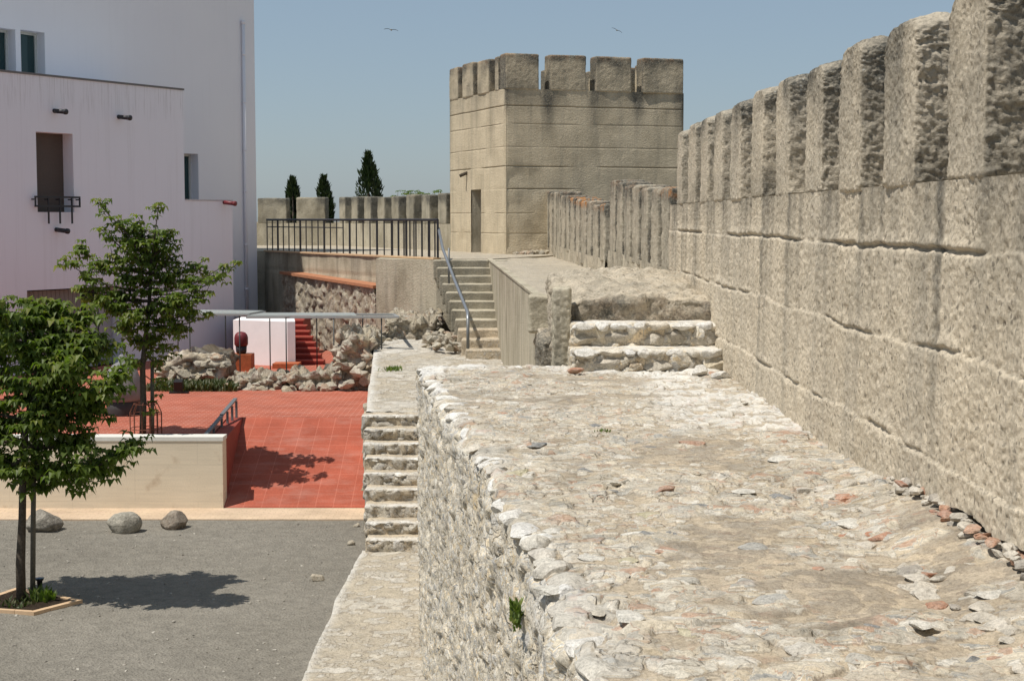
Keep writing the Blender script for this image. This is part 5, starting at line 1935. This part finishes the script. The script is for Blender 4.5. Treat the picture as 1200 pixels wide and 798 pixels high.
# ------------------------------------------------------------------ cypresses and shrubs beyond the battlement
def cypress(px, ytop, wpx, Yv, label, pw=.8):
    c = at(px, ytop, Yv)
    wid = wpx * Yv / F / 2
    z0 = -1.5
    h = c[2] - z0
    t = thing('cypress_tree', (c[0], Yv, z0), label, 'tree', 'cypresses beyond the battlement')
    MB().tube([(c[0], Yv, z0), (c[0], Yv, z0 + h * .9)], [.14, .02], 8).build('trunk', M_bark, t, True)
    V, Fc, R = [], [], []
    lob = [(random.uniform(0, 2 * PI), random.uniform(.05, .95), random.uniform(.6, 1.12)) for _ in range(46)]
    for i in range(5200):
        ang, f, rr = random.choice(lob)
        ang += random.gauss(0, .38)
        f = min(.995, max(.0, f + random.gauss(0, .06)))
        env = wid * min(1., ((1 - f) * 3.4) ** pw + .10)
        r = env * rr * math.sqrt(random.uniform(.35, 1.))
        p = np.array([c[0] + r * math.cos(ang), Yv + r * math.sin(ang), z0 + h * f + random.uniform(-.05, .05)])
        s = random.uniform(.07, .16)
        up = np.array([math.cos(ang) * .35 + random.gauss(0, .25), math.sin(ang) * .35 + random.gauss(0, .25), 1.]) * s * 1.5
        sd_ = np.array([random.gauss(0, 1), random.gauss(0, 1), random.gauss(0, .3)])
        sd_ = sd_ / np.linalg.norm(sd_) * s * .4
        b = len(V)
        V += [p - sd_, p + sd_, p + up * .8 + sd_ * .5, p + up]
        Fc += [[b, b + 1, b + 2, b + 3]]
        R += [random.random()] * 4
    mk('crown', np.array(V), Fc, M_cyp, t, False, {'rnd': R})


cypress(343, 211, 24, 66, 'leftmost background cypress, stubby, beside the white building')
cypress(380, 209, 22, 68, 'middle background cypress, narrow, seen through a merlon gap')
cypress(431.5, 181, 33, 70, 'tallest background cypress, pointed, rising above the merlons', .9)
for px, py, Yv, n, lab in ((476, 222, 62, 7, 'broad leafy shrub top peeping over the merlons right of the cypresses'), (505, 224, 60, 3, 'small leafy shrub top peeping over the merlons next to the tower')):
    t = thing('shrub', (at(px, py, Yv)[0], Yv, -1.2), lab, 'shrub')
    V, Fc, R = [], [], []
    tk = MB()
    for i in range(n):
        tip = at(px + (i - (n - 1) / 2) * 4.5 + random.uniform(-2, 2), py + random.uniform(-1, 5) + abs(i - n / 2) * .8, Yv + random.uniform(-.5, .5))
        st_ = np.array([at(px, py, Yv)[0], Yv, -1.2])
        pts = limb(st_, tip, .0)
        tk.tube(pts, [.03, .028, .025, .02, .016, .012, .008], 5)
        for k_ in range(40):
            f = random.uniform(.45, 1.)
            q = st_ + (tip - st_) * f + np.array([random.gauss(0, .16), random.gauss(0, .16), random.gauss(0, .1)])
            leaf_whorl(V, Fc, R, q, .16, .4)
    tk.build('stem', M_bark, t, True)
    mk('crown', np.array(V), Fc, M_leaf, t, False, {'rnd': R})

# ------------------------------------------------------------------ birds
def bird(px, py, Yv, span, bank, label):
    c = at(px, py, Yv)
    t = thing('flying_bird', c - np.array([0, 0, .05]), label, 'bird')
    s = span / 2
    cb, sb = math.cos(bank), math.sin(bank)
    MB().tube([c + (-.03, -.17 * span, 0), c + (-.01, -.08 * span, .005), c, c + (0, .15 * span, 0), c + (0, .30 * span, -.005)], [.004, .035 * span, .055 * span, .045 * span, .01 * span], 8).build('body', M_birdbelly, t, True)
    for sg in (-1, 1):
        V = []
        for f, ch, up in ((0, .20, .0), (.35, .22, .10), (.7, .14, .07), (1., .02, -.05)):
            x, z = sg * s * f, s * up
            xr_, zr_ = x * cb - z * sb, x * sb + z * cb
            for e_ in (-1, 1):
                for th in (-.012, .012):
                    V.append(c + np.array([xr_, e_ * ch * s * .5 - f * f * s * .25, zr_ + th * span]))
        Fc = []
        for i in range(3):
            a, b2 = i * 4, i * 4 + 4
            Fc += [[a, a + 2, b2 + 2, b2], [a + 1, b2 + 1, b2 + 3, a + 3], [a, b2, b2 + 1, a + 1], [a + 2, a + 3, b2 + 3, b2 + 2]]
        Fc += [[12, 14, 15, 13]]
        mk('wing', V, Fc, M_bird, t, True)


bird(723, 36, 40, .30, -.45, 'small bird with curved wings flying above the tower')
bird(458.5, 35.5, 45, .42, -.12, 'dark distant bird in the sky between the building and the tower')

# ------------------------------------------------------------------ light, sky, camera
SUN = Vector((-.41, -.25, 1.)).normalized()
el = math.asin(SUN.z)
w = bpy.data.worlds.new('World')
S.world = w
w.use_nodes = True
nt = w.node_tree
bg = nt.nodes['Background']
sky = nt.nodes.new('ShaderNodeTexSky')
sky.sky_type = 'NISHITA'
sky.sun_disc = False
sky.sun_elevation = el
sky.sun_rotation = math.atan2(SUN.x, SUN.y)
sky.air_density = 1.0
sky.dust_density = .9
sky.ozone_density = 2.0
sky.altitude = 200
mxs = nt.nodes.new('ShaderNodeMix')                 # hazy summer sky: the clear-sky model veiled by an even grey-blue
mxs.data_type = 'RGBA'
mxs.inputs[0].default_value = .62
nt.links.new(sky.outputs[0], mxs.inputs[6])
mxs.inputs[7].default_value = (2.58, 3.28, 3.98, 1)
nt.links.new(mxs.outputs[2], bg.inputs[0])
bg.inputs[1].default_value = .11
ld = bpy.data.lights.new('sun', 'SUN')
ld.energy = 4.5
ld.angle = math.radians(.53)
ld.color = (1., .955, .88)
lo = bpy.data.objects.new('sun', ld)
COL.objects.link(lo)
lo.rotation_euler = (-SUN).to_track_quat('-Z', 'Y').to_euler()
lo.location = (-20, -10, 40)

cd = bpy.data.cameras.new('camera')
cd.sensor_fit = 'HORIZONTAL'
cd.sensor_width = 36
cd.lens = F / 1200. * 36
cd.clip_end = 6000
cam = bpy.data.objects.new('camera', cd)
COL.objects.link(cam)
cam.location = (0, 0, EYE)
cam.rotation_euler = (math.radians(90) - PITCH, 0, 0)
S.camera = cam
S.view_settings.view_transform = 'Standard'
S.view_settings.look = 'None'
S.view_settings.exposure = 0.
S.view_settings.gamma = 1.
S.view_settings.use_curve_mapping = False
S.cycles.max_bounces = 5
S.cycles.diffuse_bounces = 3
S.cycles.use_denoising = True
